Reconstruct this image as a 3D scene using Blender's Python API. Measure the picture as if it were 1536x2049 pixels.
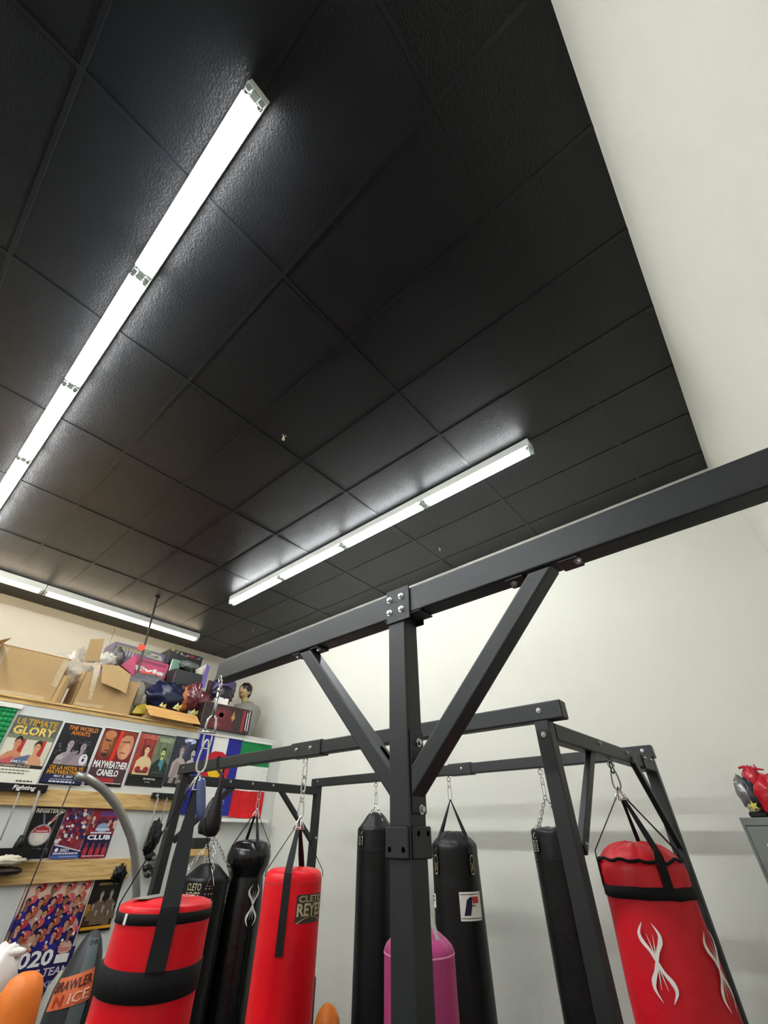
import bpy, math, random
from mathutils import Vector, Matrix, noise

# ------------------------------------------------------------------ scene, camera, light, exposure
scene = bpy.context.scene
for o in list(bpy.data.objects):
    bpy.data.objects.remove(o, do_unlink=True)
COL = scene.collection
EYE = 1.65                      # eye height; every z below is written relative to the eye
F_PX, PITCH, YAW, ROLL = 808.55, 0.67329, -0.71424, 0.003366

def cam_axes():
    fwd = Vector((math.sin(YAW)*math.cos(PITCH), math.cos(YAW)*math.cos(PITCH), math.sin(PITCH)))
    right = fwd.cross(Vector((0, 0, 1))).normalized()
    up = right.cross(fwd)
    r = right*math.cos(ROLL) + up*math.sin(ROLL)
    u = -right*math.sin(ROLL) + up*math.cos(ROLL)
    return r, u, fwd
CR, CU, CF = cam_axes()
cam_data = bpy.data.cameras.new('camera')
cam = bpy.data.objects.new('camera', cam_data)
COL.objects.link(cam)
cam_data.sensor_fit = 'HORIZONTAL'
cam_data.sensor_width = 36.0
cam_data.lens = 36.0*F_PX/1536.0
cam_data.clip_start = 0.02
cam.matrix_world = Matrix(((CR.x, CU.x, -CF.x, 0), (CR.y, CU.y, -CF.y, 0), (CR.z, CU.z, -CF.z, EYE), (0, 0, 0, 1)))
scene.camera = cam

world = bpy.data.worlds.new('world')
scene.world = world
world.use_nodes = True
world.node_tree.nodes['Background'].inputs[0].default_value = (0.8, 0.85, 0.9, 1)
world.node_tree.nodes['Background'].inputs[1].default_value = 0.0
scene.view_settings.view_transform = 'Standard'
scene.view_settings.look = 'None'
scene.view_settings.gamma = 1
scene.view_settings.use_curve_mapping = False
scene.view_settings.exposure = 2.33
TUBE_POWER = 22.0
TUBE_COOL = (0.97, 1.0, 1.02)
TUBE_WARM = (1.0, 0.80, 0.56)

# ------------------------------------------------------------------ measuring helpers (points of the place, from the survey of the photo)
def ray(x, y):
    return CR*((x-768)/F_PX) - CU*((y-1024.5)/F_PX) + CF
def at_x(x, y, X):
    v = ray(x, y); return v*(X/v.x)
def at_y(x, y, Y):
    v = ray(x, y); return v*(Y/v.y)
def at_z(x, y, Z):
    v = ray(x, y); return v*(Z/v.z)
def at_d(x, y, D):
    v = ray(x, y); return v*(D/math.hypot(v.x, v.y))

# ------------------------------------------------------------------ materials
def lin(h):
    if isinstance(h, (tuple, list)): return tuple(h)+(1,) if len(h) == 3 else tuple(h)
    h = h.lstrip('#'); out = []
    for i in (0, 2, 4):
        c = int(h[i:i+2], 16)/255
        out.append(c/12.92 if c <= 0.04045 else ((c+0.055)/1.055)**2.4)
    return tuple(out)+(1,)
MATS = {}
def mat(name, color, rough=0.5, metal=0.0, bump=0.0, bscale=40.0, var=0.0, vscale=6.0, spec=0.5, coat=0.0, emit=None, alpha=1.0, trans=0.0, detail=3.0):
    if name in MATS: return MATS[name]
    m = bpy.data.materials.new(name); m.use_nodes = True
    nt = m.node_tree; b = nt.nodes['Principled BSDF']
    c = lin(color)
    b.inputs['Base Color'].default_value = c
    b.inputs['Roughness'].default_value = rough
    b.inputs['Metallic'].default_value = metal
    b.inputs['Specular IOR Level'].default_value = spec
    if coat: b.inputs['Coat Weight'].default_value = coat; b.inputs['Coat Roughness'].default_value = 0.15
    if alpha < 1: b.inputs['Alpha'].default_value = alpha
    if trans: b.inputs['Transmission Weight'].default_value = trans
    if emit is not None:
        b.inputs['Emission Color'].default_value = tuple(emit[0])+(1,)
        b.inputs['Emission Strength'].default_value = emit[1]
    tc = nt.nodes.new('ShaderNodeTexCoord')
    if var > 0:
        n = nt.nodes.new('ShaderNodeTexNoise'); n.inputs['Scale'].default_value = vscale; n.inputs['Detail'].default_value = 4
        nt.links.new(tc.outputs['Object'], n.inputs['Vector'])
        mx = nt.nodes.new('ShaderNodeMix'); mx.data_type = 'RGBA'
        mx.inputs[6].default_value = tuple(max(0, v*(1-var)) for v in c[:3])+(1,)
        mx.inputs[7].default_value = tuple(min(1, v*(1+var)) for v in c[:3])+(1,)
        nt.links.new(n.outputs['Fac'], mx.inputs[0]); nt.links.new(mx.outputs[2], b.inputs['Base Color'])
    if bump > 0:
        n = nt.nodes.new('ShaderNodeTexNoise'); n.inputs['Scale'].default_value = bscale; n.inputs['Detail'].default_value = detail
        nt.links.new(tc.outputs['Object'], n.inputs['Vector'])
        bp = nt.nodes.new('ShaderNodeBump'); bp.inputs['Strength'].default_value = bump; bp.inputs['Distance'].default_value = 0.01
        nt.links.new(n.outputs['Fac'], bp.inputs['Height']); nt.links.new(bp.outputs[0], b.inputs['Normal'])
    MATS[name] = m
    return m
def ink(h, rough=0.38):
    return mat('ink_'+h, h, rough, spec=0.4)

M_WALL = mat('painted_drywall', '#d9d8cd', 0.75, bump=0.12, bscale=120, var=0.012, vscale=1.2, spec=0.25)
M_WALL_LOW = mat('painted_partition', '#cfd1cb', 0.7, bump=0.1, bscale=120, var=0.015, vscale=2, spec=0.25)
M_CEIL = mat('black_ceiling_tile', (0.0032, 0.0037, 0.0050), 0.39, bump=0.30, bscale=90, var=0.25, vscale=3, spec=0.46, detail=5)
M_GRID = mat('black_ceiling_grid', (0.0045, 0.0052, 0.0065), 0.38, spec=0.5)
M_FLOOR = mat('rubber_floor', '#3a3b3c', 0.8, bump=0.2, bscale=80, var=0.2, vscale=30)
M_STEEL = mat('powder_coated_steel', (0.0115, 0.0130, 0.0150), 0.42, bump=0.08, bscale=400, spec=0.5)
M_STEEL2 = mat('rack_steel', (0.0115, 0.0128, 0.013), 0.46, bump=0.08, bscale=400, spec=0.5)
M_HOLE = mat('dark_hole', (0.002, 0.002, 0.002), 0.9, spec=0.0)
M_BOLT = mat('zinc_bolt', (0.62, 0.62, 0.60), 0.28, metal=1.0)
M_CHROME = mat('chrome_chain', (0.72, 0.72, 0.71), 0.2, metal=1.0)
M_HOUSING = mat('white_fixture_housing', '#e9ece6', 0.35, spec=0.5)
M_SOCKET = mat('lamp_socket', '#b9c4bd', 0.4, spec=0.4)
M_TUBE = mat('lit_tube_cool', '#ffffff', 0.4, emit=(TUBE_COOL, TUBE_POWER))
M_TUBE1 = mat('lit_tube_back_row', '#ffffff', 0.4, emit=(TUBE_COOL, TUBE_POWER*0.46))
M_TUBEW = mat('lit_tube_warm', '#ffffff', 0.4, emit=(TUBE_WARM, TUBE_POWER*0.10))
M_REDV = mat('red_vinyl', (0.74, 0.003, 0.012), 0.36, bump=0.25, bscale=22, var=0.06, vscale=5, spec=0.28)
M_REDW = mat('worn_red_vinyl', (0.58, 0.006, 0.016), 0.40, bump=0.4, bscale=16, var=0.2, vscale=7, spec=0.35)
M_BLKV = mat('black_vinyl', (0.0040, 0.0047, 0.0052), 0.38, bump=0.3, bscale=22, spec=0.36)
M_BLKS = mat('glossy_black_vinyl', (0.005, 0.0055, 0.006), 0.22, bump=0.3, bscale=14, spec=0.5)
M_PINK = mat('pink_vinyl', (0.46, 0.045, 0.20), 0.38, bump=0.25, bscale=20, var=0.06, spec=0.5)
M_WEB = mat('black_webbing', (0.0055, 0.0055, 0.006), 0.75, bump=0.3, bscale=300, spec=0.25)
M_WEBG = mat('grey_black_webbing', (0.013, 0.014, 0.015), 0.7, bump=0.3, bscale=300, spec=0.3)
M_WHITE = mat('white_print', '#efece4', 0.45)
M_GOLD = mat('pale_gold_print', '#b9b08a', 0.45)
M_CARD = mat('brown_cardboard', '#b29468', 0.75, bump=0.15, bscale=60, var=0.06, vscale=8, spec=0.2)
M_CARD2 = mat('orange_cardboard', '#cf9d5c', 0.72, bump=0.1, bscale=60, var=0.05, vscale=8, spec=0.2)
M_TAPE = mat('clear_tape', '#c2ab86', 0.12, bump=0.8, bscale=30, spec=0.8, coat=0.6)
M_PLASTIC = mat('clear_plastic_wrap', '#ded3c0', 0.14, bump=0.9, bscale=30, spec=0.8, alpha=0.55)

def wood_mat():
    m = mat('pine_board', '#d9b678', 0.6, bump=0.1, bscale=60, spec=0.3)
    nt = m.node_tree; b = nt.nodes['Principled BSDF']
    tc = nt.nodes.new('ShaderNodeTexCoord'); mp = nt.nodes.new('ShaderNodeMapping')
    mp.inputs['Scale'].default_value = (6, 1.3, 14)
    n = nt.nodes.new('ShaderNodeTexNoise'); n.inputs['Scale'].default_value = 3; n.inputs['Detail'].default_value = 6; n.inputs['Distortion'].default_value = 0.6
    r = nt.nodes.new('ShaderNodeValToRGB')
    r.color_ramp.elements[0].position = 0.3; r.color_ramp.elements[0].color = lin('#b98f55')
    r.color_ramp.elements[1].position = 0.62; r.color_ramp.elements[1].color = lin('#dab87c')
    nt.links.new(tc.outputs['Object'], mp.inputs[0]); nt.links.new(mp.outputs[0], n.inputs['Vector'])
    nt.links.new(n.outputs['Fac'], r.inputs[0]); nt.links.new(r.outputs[0], b.inputs['Base Color'])
    return m
M_WOOD = wood_mat()

# ------------------------------------------------------------------ mesh builder
class MB:
    def __init__(self):
        self.v = []; self.f = []; self.m = []; self.s = []; self.mats = []
    def slot(self, m):
        if m not in self.mats: self.mats.append(m)
        return self.mats.index(m)
    def add(self, verts, faces, m, smooth=False):
        n = len(self.v); k = self.slot(m)
        self.v += [tuple(p) for p in verts]
        for f in faces:
            self.f.append([i+n for i in f]); self.m.append(k); self.s.append(smooth)
        return self
    def box(self, a, b, m, rot=0.0, bev=0.0):
        """axis-aligned box a..b, optionally turned about its own centre"""
        x0, y0, z0 = a; x1, y1, z1 = b
        cx, cy = (x0+x1)/2, (y0+y1)/2
        def R(x, y):
            dx, dy = x-cx, y-cy
            return (cx+dx*math.cos(rot)-dy*math.sin(rot), cy+dx*math.sin(rot)+dy*math.cos(rot))
        if bev <= 0:
            vs = [R(x, y)+(z,) for z in (z0, z1) for x, y in ((x0, y0), (x1, y0), (x1, y1), (x0, y1))]
            return self.add(vs, [(3, 2, 1, 0), (4, 5, 6, 7), (0, 1, 5, 4), (1, 2, 6, 5), (2, 3, 7, 6), (3, 0, 4, 7)], m)
        e = bev; rings = []
        for z, i in ((z0, e), (z0+e, 0), (z1-e, 0), (z1, e)):
            k = e*0.5
            loop = []
            for x, y, sx, sy in ((x0+i, y0+i, 1, 1), (x1-i, y0+i, -1, 1), (x1-i, y1-i, -1, -1), (x0+i, y1-i, 1, -1)):
                pa = R(x+sx*e, y)+(z,); pb = R(x, y+sy*e)+(z,)
                loop += [pb, pa] if (sx*sy > 0) else [pa, pb]
            rings.append(loop)
        vs = [p for l in rings for p in l]; fs = []
        for r in range(3):
            for i in range(8):
                j = (i+1) % 8
                fs.append((r*8+i, r*8+j, (r+1)*8+j, (r+1)*8+i))
        fs.append(tuple(reversed(range(8)))); fs.append(tuple(range(24, 32)))
        return self.add(vs, fs, m)
    def bar(self, p0, p1, w, h, m, side=None, r=0.006, cut0=None, cut1=None):
        """square tube with rounded edges from p0 to p1; side = direction of its width"""
        p0 = Vector(p0); p1 = Vector(p1); d = (p1-p0).normalized()
        s = Vector(side) if side else (Vector((0, 0, 1)).cross(d) if abs(d.z) < .95 else Vector((1, 0, 0)))
        s = (s-d*s.dot(d)).normalized(); t = d.cross(s)
        prof = []
        for cx, cy, a0 in ((w/2-r, h/2-r, 0), (-w/2+r, h/2-r, 90), (-w/2+r, -h/2+r, 180), (w/2-r, -h/2+r, 270)):
            for k in range(4):
                a = math.radians(a0+k*30); prof.append((cx+r*math.cos(a), cy+r*math.sin(a)))
        n = len(prof); vs = []
        for p, cut in ((p0, cut0), (p1, cut1)):
            for a, b in prof:
                q = p+s*a+t*b
                if cut:                       # mitred end: slide along the bar onto the plane through p with this normal
                    cn = Vector(cut); q = q+d*((p-q).dot(cn)/d.dot(cn))
                vs.append(q)
        fs = [(i, (i+1) % n, n+(i+1) % n, n+i) for i in range(n)]
        fs += [tuple(reversed(range(n))), tuple(range(n, 2*n))]
        return self.add(vs, fs, m)
    def sweep(self, pts, r, m, n=8, closed=False, smooth=True, flat=None):
        """round tube along points; r is a number or a list; flat=(w,h) factors for an oval section"""
        pts = [Vector(p) for p in pts]; N = len(pts); vs = []; prev = None
        for i, p in enumerate(pts):
            a = pts[(i-1) % N] if (closed or i > 0) else p
            b = pts[(i+1) % N] if (closed or i < N-1) else p
            d = (b-a).normalized()
            if prev is None:
                ref = Vector((0, 0, 1)) if abs(d.z) < 0.9 else Vector((1, 0, 0))
                u = ref.cross(d).normalized()
            else:
                u = (prev-d*prev.dot(d)).normalized()
            prev = u; w = d.cross(u)
            rr = r[i] if isinstance(r, (list, tuple)) else r
            for k in range(n):
                t = 2*math.pi*k/n
                vs.append(p+(u*math.cos(t)*(flat[0] if flat else 1)+w*math.sin(t)*(flat[1] if flat else 1))*rr)
        fs = []
        for i in range(N if closed else N-1):
            j = (i+1) % N
            for k in range(n):
                l = (k+1) % n
                fs.append((i*n+k, i*n+l, j*n+l, j*n+k))
        if not closed:
            fs.append(tuple(reversed(range(n)))); fs.append(tuple(range((N-1)*n, N*n)))
        return self.add(vs, fs, m, smooth)
    def cyl(self, p0, p1, r, m, n=16, smooth=True):
        return self.sweep([p0, p1], r, m, n, smooth=smooth)
    def lathe(self, x, y, prof, m, n=40, fn=None, mats=None, smooth=True):
        """profile [(radius, z)...] turned about a vertical axis; fn(radius, angle, z) -> (radius, z)"""
        vs = []
        for rr, z in prof:
            for k in range(n):
                a = 2*math.pi*k/n; r2, z2 = fn(rr, a, z) if fn else (rr, z)
                vs.append((x+r2*math.cos(a), y+r2*math.sin(a), z2))
        for i in range(len(prof)-1):
            fs = []
            for k in range(n):
                l = (k+1) % n
                fs.append((i*n+k, (i+1)*n+k, (i+1)*n+l, i*n+l))
            base = len(self.v) if i == 0 else base
            if i == 0:
                self.add(vs, fs, mats[i] if mats else m, smooth)
            else:
                k2 = self.slot(mats[i] if mats else m)
                for f in fs:
                    self.f.append([q+base for q in f]); self.m.append(k2); self.s.append(smooth)
        k2 = self.slot(m)
        self.f.append([base+k for k in range(n)]); self.m.append(k2); self.s.append(smooth)
        self.f.append([base+(len(prof)-1)*n+k for k in reversed(range(n))]); self.m.append(k2); self.s.append(smooth)
        return self
    def blob(self, c, r, m, amp=0.15, freq=3.0, seed=0, n=32, sq=1.0):
        """lumpy ellipsoid, r = three radii"""
        c = Vector(c); vs = []; fs = []; h = n//2
        for i in range(h+1):
            ph = math.pi*i/h
            for k in range(n):
                a = 2*math.pi*k/n
                d = Vector((math.sin(ph)*math.cos(a), math.sin(ph)*math.sin(a), math.cos(ph)))
                if sq != 1.0:
                    d = Vector([math.copysign(abs(t)**sq, t) for t in d])
                o_ = Vector((seed*7.1, seed*3.3, 0)); q = 1+amp*noise.noise(d*freq+o_)+amp*.45*(1-2*abs(noise.noise(d*freq*2.3+o_)))+amp*.2*noise.noise(d*freq*6+o_)
                vs.append(c+Vector((d.x*r[0], d.y*r[1], d.z*r[2]))*q)
        for i in range(h):
            for k in range(n):
                l = (k+1) % n
                fs.append((i*n+k, (i+1)*n+k, (i+1)*n+l, i*n+l))
        return self.add(vs, fs, m, True)
    def ribbon(self, pts, wdirs, ws, m, th=0.003):
        """flat strap through pts, wdirs = width direction (one or one per point), ws = width"""
        pts = [Vector(p) for p in pts]; N = len(pts); vs = []
        for i, p in enumerate(pts):
            d = (pts[min(i+1, N-1)]-pts[max(i-1, 0)]).normalized()
            w = Vector(wdirs[i] if isinstance(wdirs, list) else wdirs)
            w = (w-d*w.dot(d)).normalized(); t = d.cross(w)
            ww = ws[i] if isinstance(ws, (list, tuple)) else ws
            vs += [p+w*ww/2+t*th/2, p-w*ww/2+t*th/2, p-w*ww/2-t*th/2, p+w*ww/2-t*th/2]
        fs = []
        for i in range(N-1):
            for k in range(4):
                l = (k+1) % 4
                fs.append((i*4+k, i*4+l, i*4+4+l, i*4+4+k))
        fs += [(3, 2, 1, 0), tuple(range(N*4-4, N*4))]
        return self.add(vs, fs, m)
    def link(self, c, d, u, L, W, r, m):
        """one oval chain link: centre c, long direction d, wide direction u"""
        c = Vector(c); d = Vector(d).normalized(); u = Vector(u); u = (u-d*u.dot(d)).normalized()
        pts = []
        hw = W/2; hl = L/2-hw
        for k in range(7):
            a = math.pi*k/6; pts.append(c+d*(hl+hw*math.sin(a))+u*(hw*math.cos(a)))
        for k in range(7):
            a = math.pi*k/6; pts.append(c-d*(hl+hw*math.sin(a))-u*(hw*math.cos(a)))
        return self.sweep(pts, r, m, 6, closed=True)
    def chain(self, p0, p1, m, L=0.034, W=0.019, r=0.0028):
        p0 = Vector(p0); p1 = Vector(p1); d = p1-p0; step = L-2.4*r
        n = max(1, round(d.length/step)); dn = d.normalized()
        a = Vector((1, 0, 0)) if abs(dn.x) < .9 else Vector((0, 1, 0))
        a = (a-dn*a.dot(dn)).normalized(); b = dn.cross(a)
        u1 = (a+b).normalized(); u2 = (a-b).normalized()
        for i in range(n):
            self.link(p0+d*((i+.5)/n), dn, u1 if i % 2 else u2, d.length/n+2.4*r, W, r, m)
        return self
    def carabiner(self, top, bot, u, m, W=0.045, r=0.0045):
        top = Vector(top); bot = Vector(bot); d = (top-bot); L = d.length; d.normalize()
        u = Vector(u); u = (u-d*u.dot(d)).normalized(); pts = []
        for k in range(24):
            t = 2*math.pi*k/24
            w = W/2*(0.72+0.28*(-math.sin(t)))          # wider at the lower end
            pts.append((top+bot)/2+d*(L/2*math.sin(t))+u*(w*math.copysign(abs(math.cos(t))**0.7, math.cos(t))))
        return self.sweep(pts, r, m, 8, closed=True)
    def bolt(self, p, nrm, r, m=None, h=None):
        p = Vector(p); nrm = Vector(nrm).normalized(); m = m or M_BOLT; h = h or r*0.9
        self.cyl(p-nrm*0.001, p+nrm*r*0.22, r*1.45, m, 20, smooth=False)
        self.sweep([p+nrm*r*0.2, p+nrm*(r*0.2+h), p+nrm*(r*0.35+h)], [r, r, r*0.7], m, 6, smooth=False)
        return self
    def strokes(self, fn, pts, ws, m):
        """tapered stroke in surface coordinates; fn(s,t)->point"""
        sm = []; N = len(pts)
        for i in range(N-1):
            p0 = pts[max(i-1, 0)]; p1 = pts[i]; p2 = pts[i+1]; p3 = pts[min(i+2, N-1)]
            for k in range(5):
                t = k/5
                f = lambda a, b, c, e: 0.5*((2*b)+(-a+c)*t+(2*a-5*b+4*c-e)*t*t+(-a+3*b-3*c+e)*t**3)
                sm.append((f(p0[0], p1[0], p2[0], p3[0]), f(p0[1], p1[1], p2[1], p3[1]), ws[i]*(1-t)+ws[i+1]*t))
        sm.append((pts[-1][0], pts[-1][1], ws[-1]))
        vs = []; n = len(sm)
        for i in range(n):
            a = sm[max(i-1, 0)]; b = sm[min(i+1, n-1)]
            dx, dy = b[0]-a[0], b[1]-a[1]; l = math.hypot(dx, dy) or 1
            nx, ny = -dy/l*sm[i][2]/2, dx/l*sm[i][2]/2
            vs += [fn(sm[i][0]+nx, sm[i][1]+ny), fn(sm[i][0]-nx, sm[i][1]-ny)]
        return self.add(vs, [(2*i, 2*i+1, 2*i+3, 2*i+2) for i in range(n-1)], m)
    def text(self, s, fn, m, italic=0.0, bold=0.0):
        """lettering filling fn's unit square: fn(u,v)->point"""
        vs, fs = glyphs(s, bold)
        if not vs: return self
        return self.add([fn(u+italic*(v-.5), v) for u, v in vs], fs, m)
    def quad(self, pts, m):
        return self.add(pts, [(0, 1, 2, 3)], m)
    def build(self, name, parent=None, loc=None):
        me = bpy.data.meshes.new(name)
        o = bpy.data.objects.new(name, me)
        off = Vector((0, 0, 0))
        if parent is not None:
            off = WLOC[parent.name]; o.parent = parent; base = off
        elif loc is not None:
            off = Vector(loc); o.location = off+Vector((0, 0, EYE)); base = off
        else:
            base = Vector((0, 0, -EYE))
        if parent is not None and loc is not None:
            base = Vector(loc); o.location = base-off
        vs = [(x-base.x, y-base.y, z-base.z) for x, y, z in self.v]
        me.from_pydata(vs, [], self.f)
        for m in self.mats: me.materials.append(m)
        me.polygons.foreach_set('material_index', self.m)
        me.polygons.foreach_set('use_smooth', self.s)
        me.update()
        COL.objects.link(o); WLOC[o.name] = base
        return o

WLOC = {}
GLY = {}
def glyphs(s, bold=0.0):
    if (s, bold) in GLY: return GLY[(s, bold)]
    cu = bpy.data.curves.new('lettering', 'FONT'); cu.body = s; cu.resolution_u = 2; cu.offset = bold
    ob = bpy.data.objects.new('lettering', cu); COL.objects.link(ob)
    dg = bpy.context.evaluated_depsgraph_get(); ev = ob.evaluated_get(dg); me = ev.to_mesh()
    vs = [tuple(v.co) for v in me.vertices]; fs = [tuple(p.vertices) for p in me.polygons]
    ev.to_mesh_clear(); bpy.data.objects.remove(ob); bpy.data.curves.remove(cu)
    if vs:
        xs = [v[0] for v in vs]; ys = [v[1] for v in vs]
        x0, x1, y0, y1 = min(xs), max(xs), min(ys), max(ys)
        vs = [((v[0]-x0)/(x1-x0+1e-9), (v[1]-y0)/(y1-y0+1e-9)) for v in vs]
    GLY[(s, bold)] = (vs, fs)
    return vs, fs

def tag(o, label=None, cat=None, group=None, kind=None):
    if label: o['label'] = label
    if cat: o['category'] = cat
    if group: o['group'] = group
    if kind: o['kind'] = kind
    return o
def thing(name, label, cat, loc, group=None):
    o = bpy.data.objects.new(name, None); COL.objects.link(o)
    o.empty_display_size = 0.1
    o.location = Vector(loc)+Vector((0, 0, EYE)); WLOC[o.name] = Vector(loc)
    return tag(o, label, cat, group)
def struct(name, mb):
    return tag(mb.build(name), kind='structure')
FLOOR = -EYE

# ------------------------------------------------------------------ the room
XL, XR, YB, YF, ZC = -8.12, 0.56, 4.30, -6.0, 2.875
XP, ZP = -5.75, 1.10          # partition wall of the storage room and the height of its roof
struct('floor', MB().box((XL, YF, FLOOR-0.1), (XR, YB, FLOOR), M_FLOOR))
ceil = struct('ceiling', MB().box((XL-.1, YF-.1, ZC), (XR+.1, YB+.1, ZC+0.1), M_CEIL))
struct('wall_back', MB().box((XL, YB, FLOOR), (XR, YB+0.12, ZC), M_WALL))
struct('wall_left', MB().box((XL-0.12, YF, FLOOR), (XL, YB+.12, ZC), M_WALL))
struct('wall_right', MB().box((XR, YF, FLOOR), (XR+0.12, YB+.12, ZC), M_WALL))
struct('wall_front', MB().box((XL, YF-0.12, FLOOR), (XR, YF, ZC), M_WALL))
struct('wall_partition', MB().box((XP-0.1, YF, FLOOR), (XP, YB, ZP-0.06), M_WALL_LOW))
g = MB()
y = 2.204-0.6028*14
gy = []
while y < YB:
    if y > YF: gy.append(y)
    y += 0.6028
for y in gy:
    g.box((XL, y-0.012, ZC-0.006), (XR, y+0.012, ZC), M_GRID)
gx = [-1.2328-1.2192*j for j in range(-1, 6)]
for x in gx:
    for a, b in zip([YF]+gy, gy+[YB]):
        g.box((x-0.012, a+0.012, ZC-0.006), (x+0.012, b-0.012, ZC), M_GRID)
gr = g.build('ceiling_grid', ceil); gr['label'] = 'black painted tee bars between the ceiling tiles'
# a few tiles sag a little below the grid
t = MB()
rnd = random.Random(4)
for yi in gy:
    for xi in gx:
        if rnd.random() < 0.35:
            s = rnd.uniform(0.0015, 0.004)
            c = rnd.choice((0, 1))
            x0, x1, y0, y1 = xi-1.2192+.02, xi-.02, yi+.02, yi+0.6028-.02
            if x1 > XR or x0 < XL or y1 > YB: continue
            z = ZC-0.0005
            t.add([(x0, y0, z-s*c), (x1, y0, z-s*(1-c)), (x1, y1, z), (x0, y1, z-s)], [(0, 1, 2), (0, 2, 3)], M_CEIL)
tl = t.build('ceiling_tile', ceil); tl['label'] = 'slightly sagging black ceiling tiles'
lf = MB().box((XL, YF, ZP-0.02), (XP+0.025, 2.90, ZP), M_WOOD).box((XL, YF, ZP-0.06), (XP+0.008, 2.90, ZP-0.021), M_WOOD).box((XL, 2.90, ZP-0.06), (XP+0.002, YB, ZP), M_WALL_LOW)
struct('trim_1', lf)
for k, (y0, y1, z0, z1) in enumerate(((-2.0, 2.80, 0.205, 0.345), (-2.0, 2.545, -0.365, -0.205))):
    o = MB().box((XP, y0, z0), (XP+0.038, y1, z1), M_WOOD, bev=0.003).build('wall_board')
    tag(o, ('long pale pine board fixed to the white wall under the upper row of posters',
            'long pale pine board on the white wall between the middle and lower posters')[k], 'board')
o = MB().box((XP, 3.28, 0.115), (XP+0.12, 4.16, 0.150), M_WHITE, bev=0.003).build('wall_ledge')
tag(o, 'short white ledge on the wall under the two flags', 'ledge')
b0 = at_x(378, 1699, XP+.1); b1 = at_x(415, 1712, XP+.1)
o = MB().box((XP, b0.y, b1.z), (XP+0.16, b1.y, b0.z), M_WOOD, bev=0.003).build('small_shelf')
tag(o, 'small pine shelf on the wall below the flags, beside the chain of a black bag', 'shelf')
o = MB().box((XP+.01, b0.y+.02, b0.z+0.001), (XP+0.15, b1.y-.03, b0.z+0.10), mat('black_box_plastic', '#1b1c1e', 0.5), bev=0.004).build('black_case')
tag(o, 'black case lying on the small pine shelf below the flags', 'case')

# ------------------------------------------------------------------ fluorescent lights
def fixture(p, axis, length, label, group, tube_mat, cooln=2, name='fluorescent_light'):
    """strip light: p = centre at the ceiling, axis 'x' or 'y'"""
    t = thing(name, label, 'ceiling light', (p[0], p[1], ZC-0.006), group)
    def B(a0, a1, c0, c1, z0, z1, mb, m, bev=0):
        if axis == 'x': mb.box((p[0]+a0, p[1]+c0, z0), (p[0]+a1, p[1]+c1, z1), m, bev=bev)
        else: mb.box((p[0]+c0, p[1]+a0, z0), (p[0]+c1, p[1]+a1, z1), m, bev=bev)
    h = length/2; zt = 2.760
    mb = MB()
    B(-h, h, -0.054, 0.054, zt+0.022, ZC-0.006, mb, M_HOUSING, 0.003)
    B(-h+.02, h-.02, -0.018, 0.018, zt-0.004, zt+0.022, mb, M_HOUSING)
    mb.build('housing', t)
    def P(a, c, z): return (p[0]+a, p[1]+c, z) if axis == 'x' else (p[0]+c, p[1]+a, z)
    for c in (-0.036, 0.036):
        MB().cyl(P(-h+.042, c, zt), P(h-.042, c, zt), 0.0165, tube_mat, 12).build('tube', t)
        for e in (-1, 1):
            s = MB()
            a0, a1 = sorted((e*(h-.004), e*(h-.022)))
            B(a0, a1, c-0.014, c+0.014, zt-0.020, zt+0.022, s, M_SOCKET, 0.002)
            s.cyl(P(e*(h-.022), c, zt), P(e*(h-.042), c, zt), 0.0168, M_CHROME, 12)
            s.build('lamp_socket', t)
    for e in (-1, 1):
        s = MB(); a0, a1 = sorted((e*(h-.001), e*(h-.036)))
        B(a0, a1, -0.019, 0.019, zt-0.012, zt+0.024, s, M_SOCKET, 0.003)
        s.build('end_cap', t)
    return t
L4 = 1.2225
def spot(n): return ('', 'second ', 'third ', 'fourth ', 'fifth ')[n]
for k in range(4):
    where = ('at the right end of the row over the steel beam', 'second from the right end of the row over the steel beam',
             'third from the right end of the row over the steel beam', 'at the far left end of the row over the steel beam')[k]
    fixture((-0.635-L4*(k+.5), 2.800, 0), 'x', L4, 'lit strip light '+where, 'strip lights over the steel beam', M_TUBE1)
for k in range(5):
    where = ('topmost in the photo, with its bare end showing', 'second from the top of the long row on the left', 'third from the top of the long row on the left',
             'cut by the left edge of the photo', 'outside the photo on the left')[k]
    fixture((-0.635-1.2275*(k+.5), -0.203, 0), 'x', 1.2275, 'lit fluorescent strip light '+where, 'strip lights of the long row', M_TUBE)
for k in range(4):  # unseen extra row, added to balance the light on the bag fronts
    fixture((-0.635-L4*(k+.5), -3.2, 0), 'x', L4, 'added unseen strip light behind the viewer that balances the room light', 'added strip lights behind the viewer', M_TUBE)
fixture((-7.31, 2.02, 0), 'y', 2.44, 'long warm lit strip light above the stored boxes, ending near the corner', 'strip lights above the storage loft', M_TUBEW)
fixture((-7.31, -0.43, 0), 'y', 2.44, 'warm lit strip light above the storage loft at the left edge of the photo', 'strip lights above the storage loft', M_TUBEW)

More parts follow.
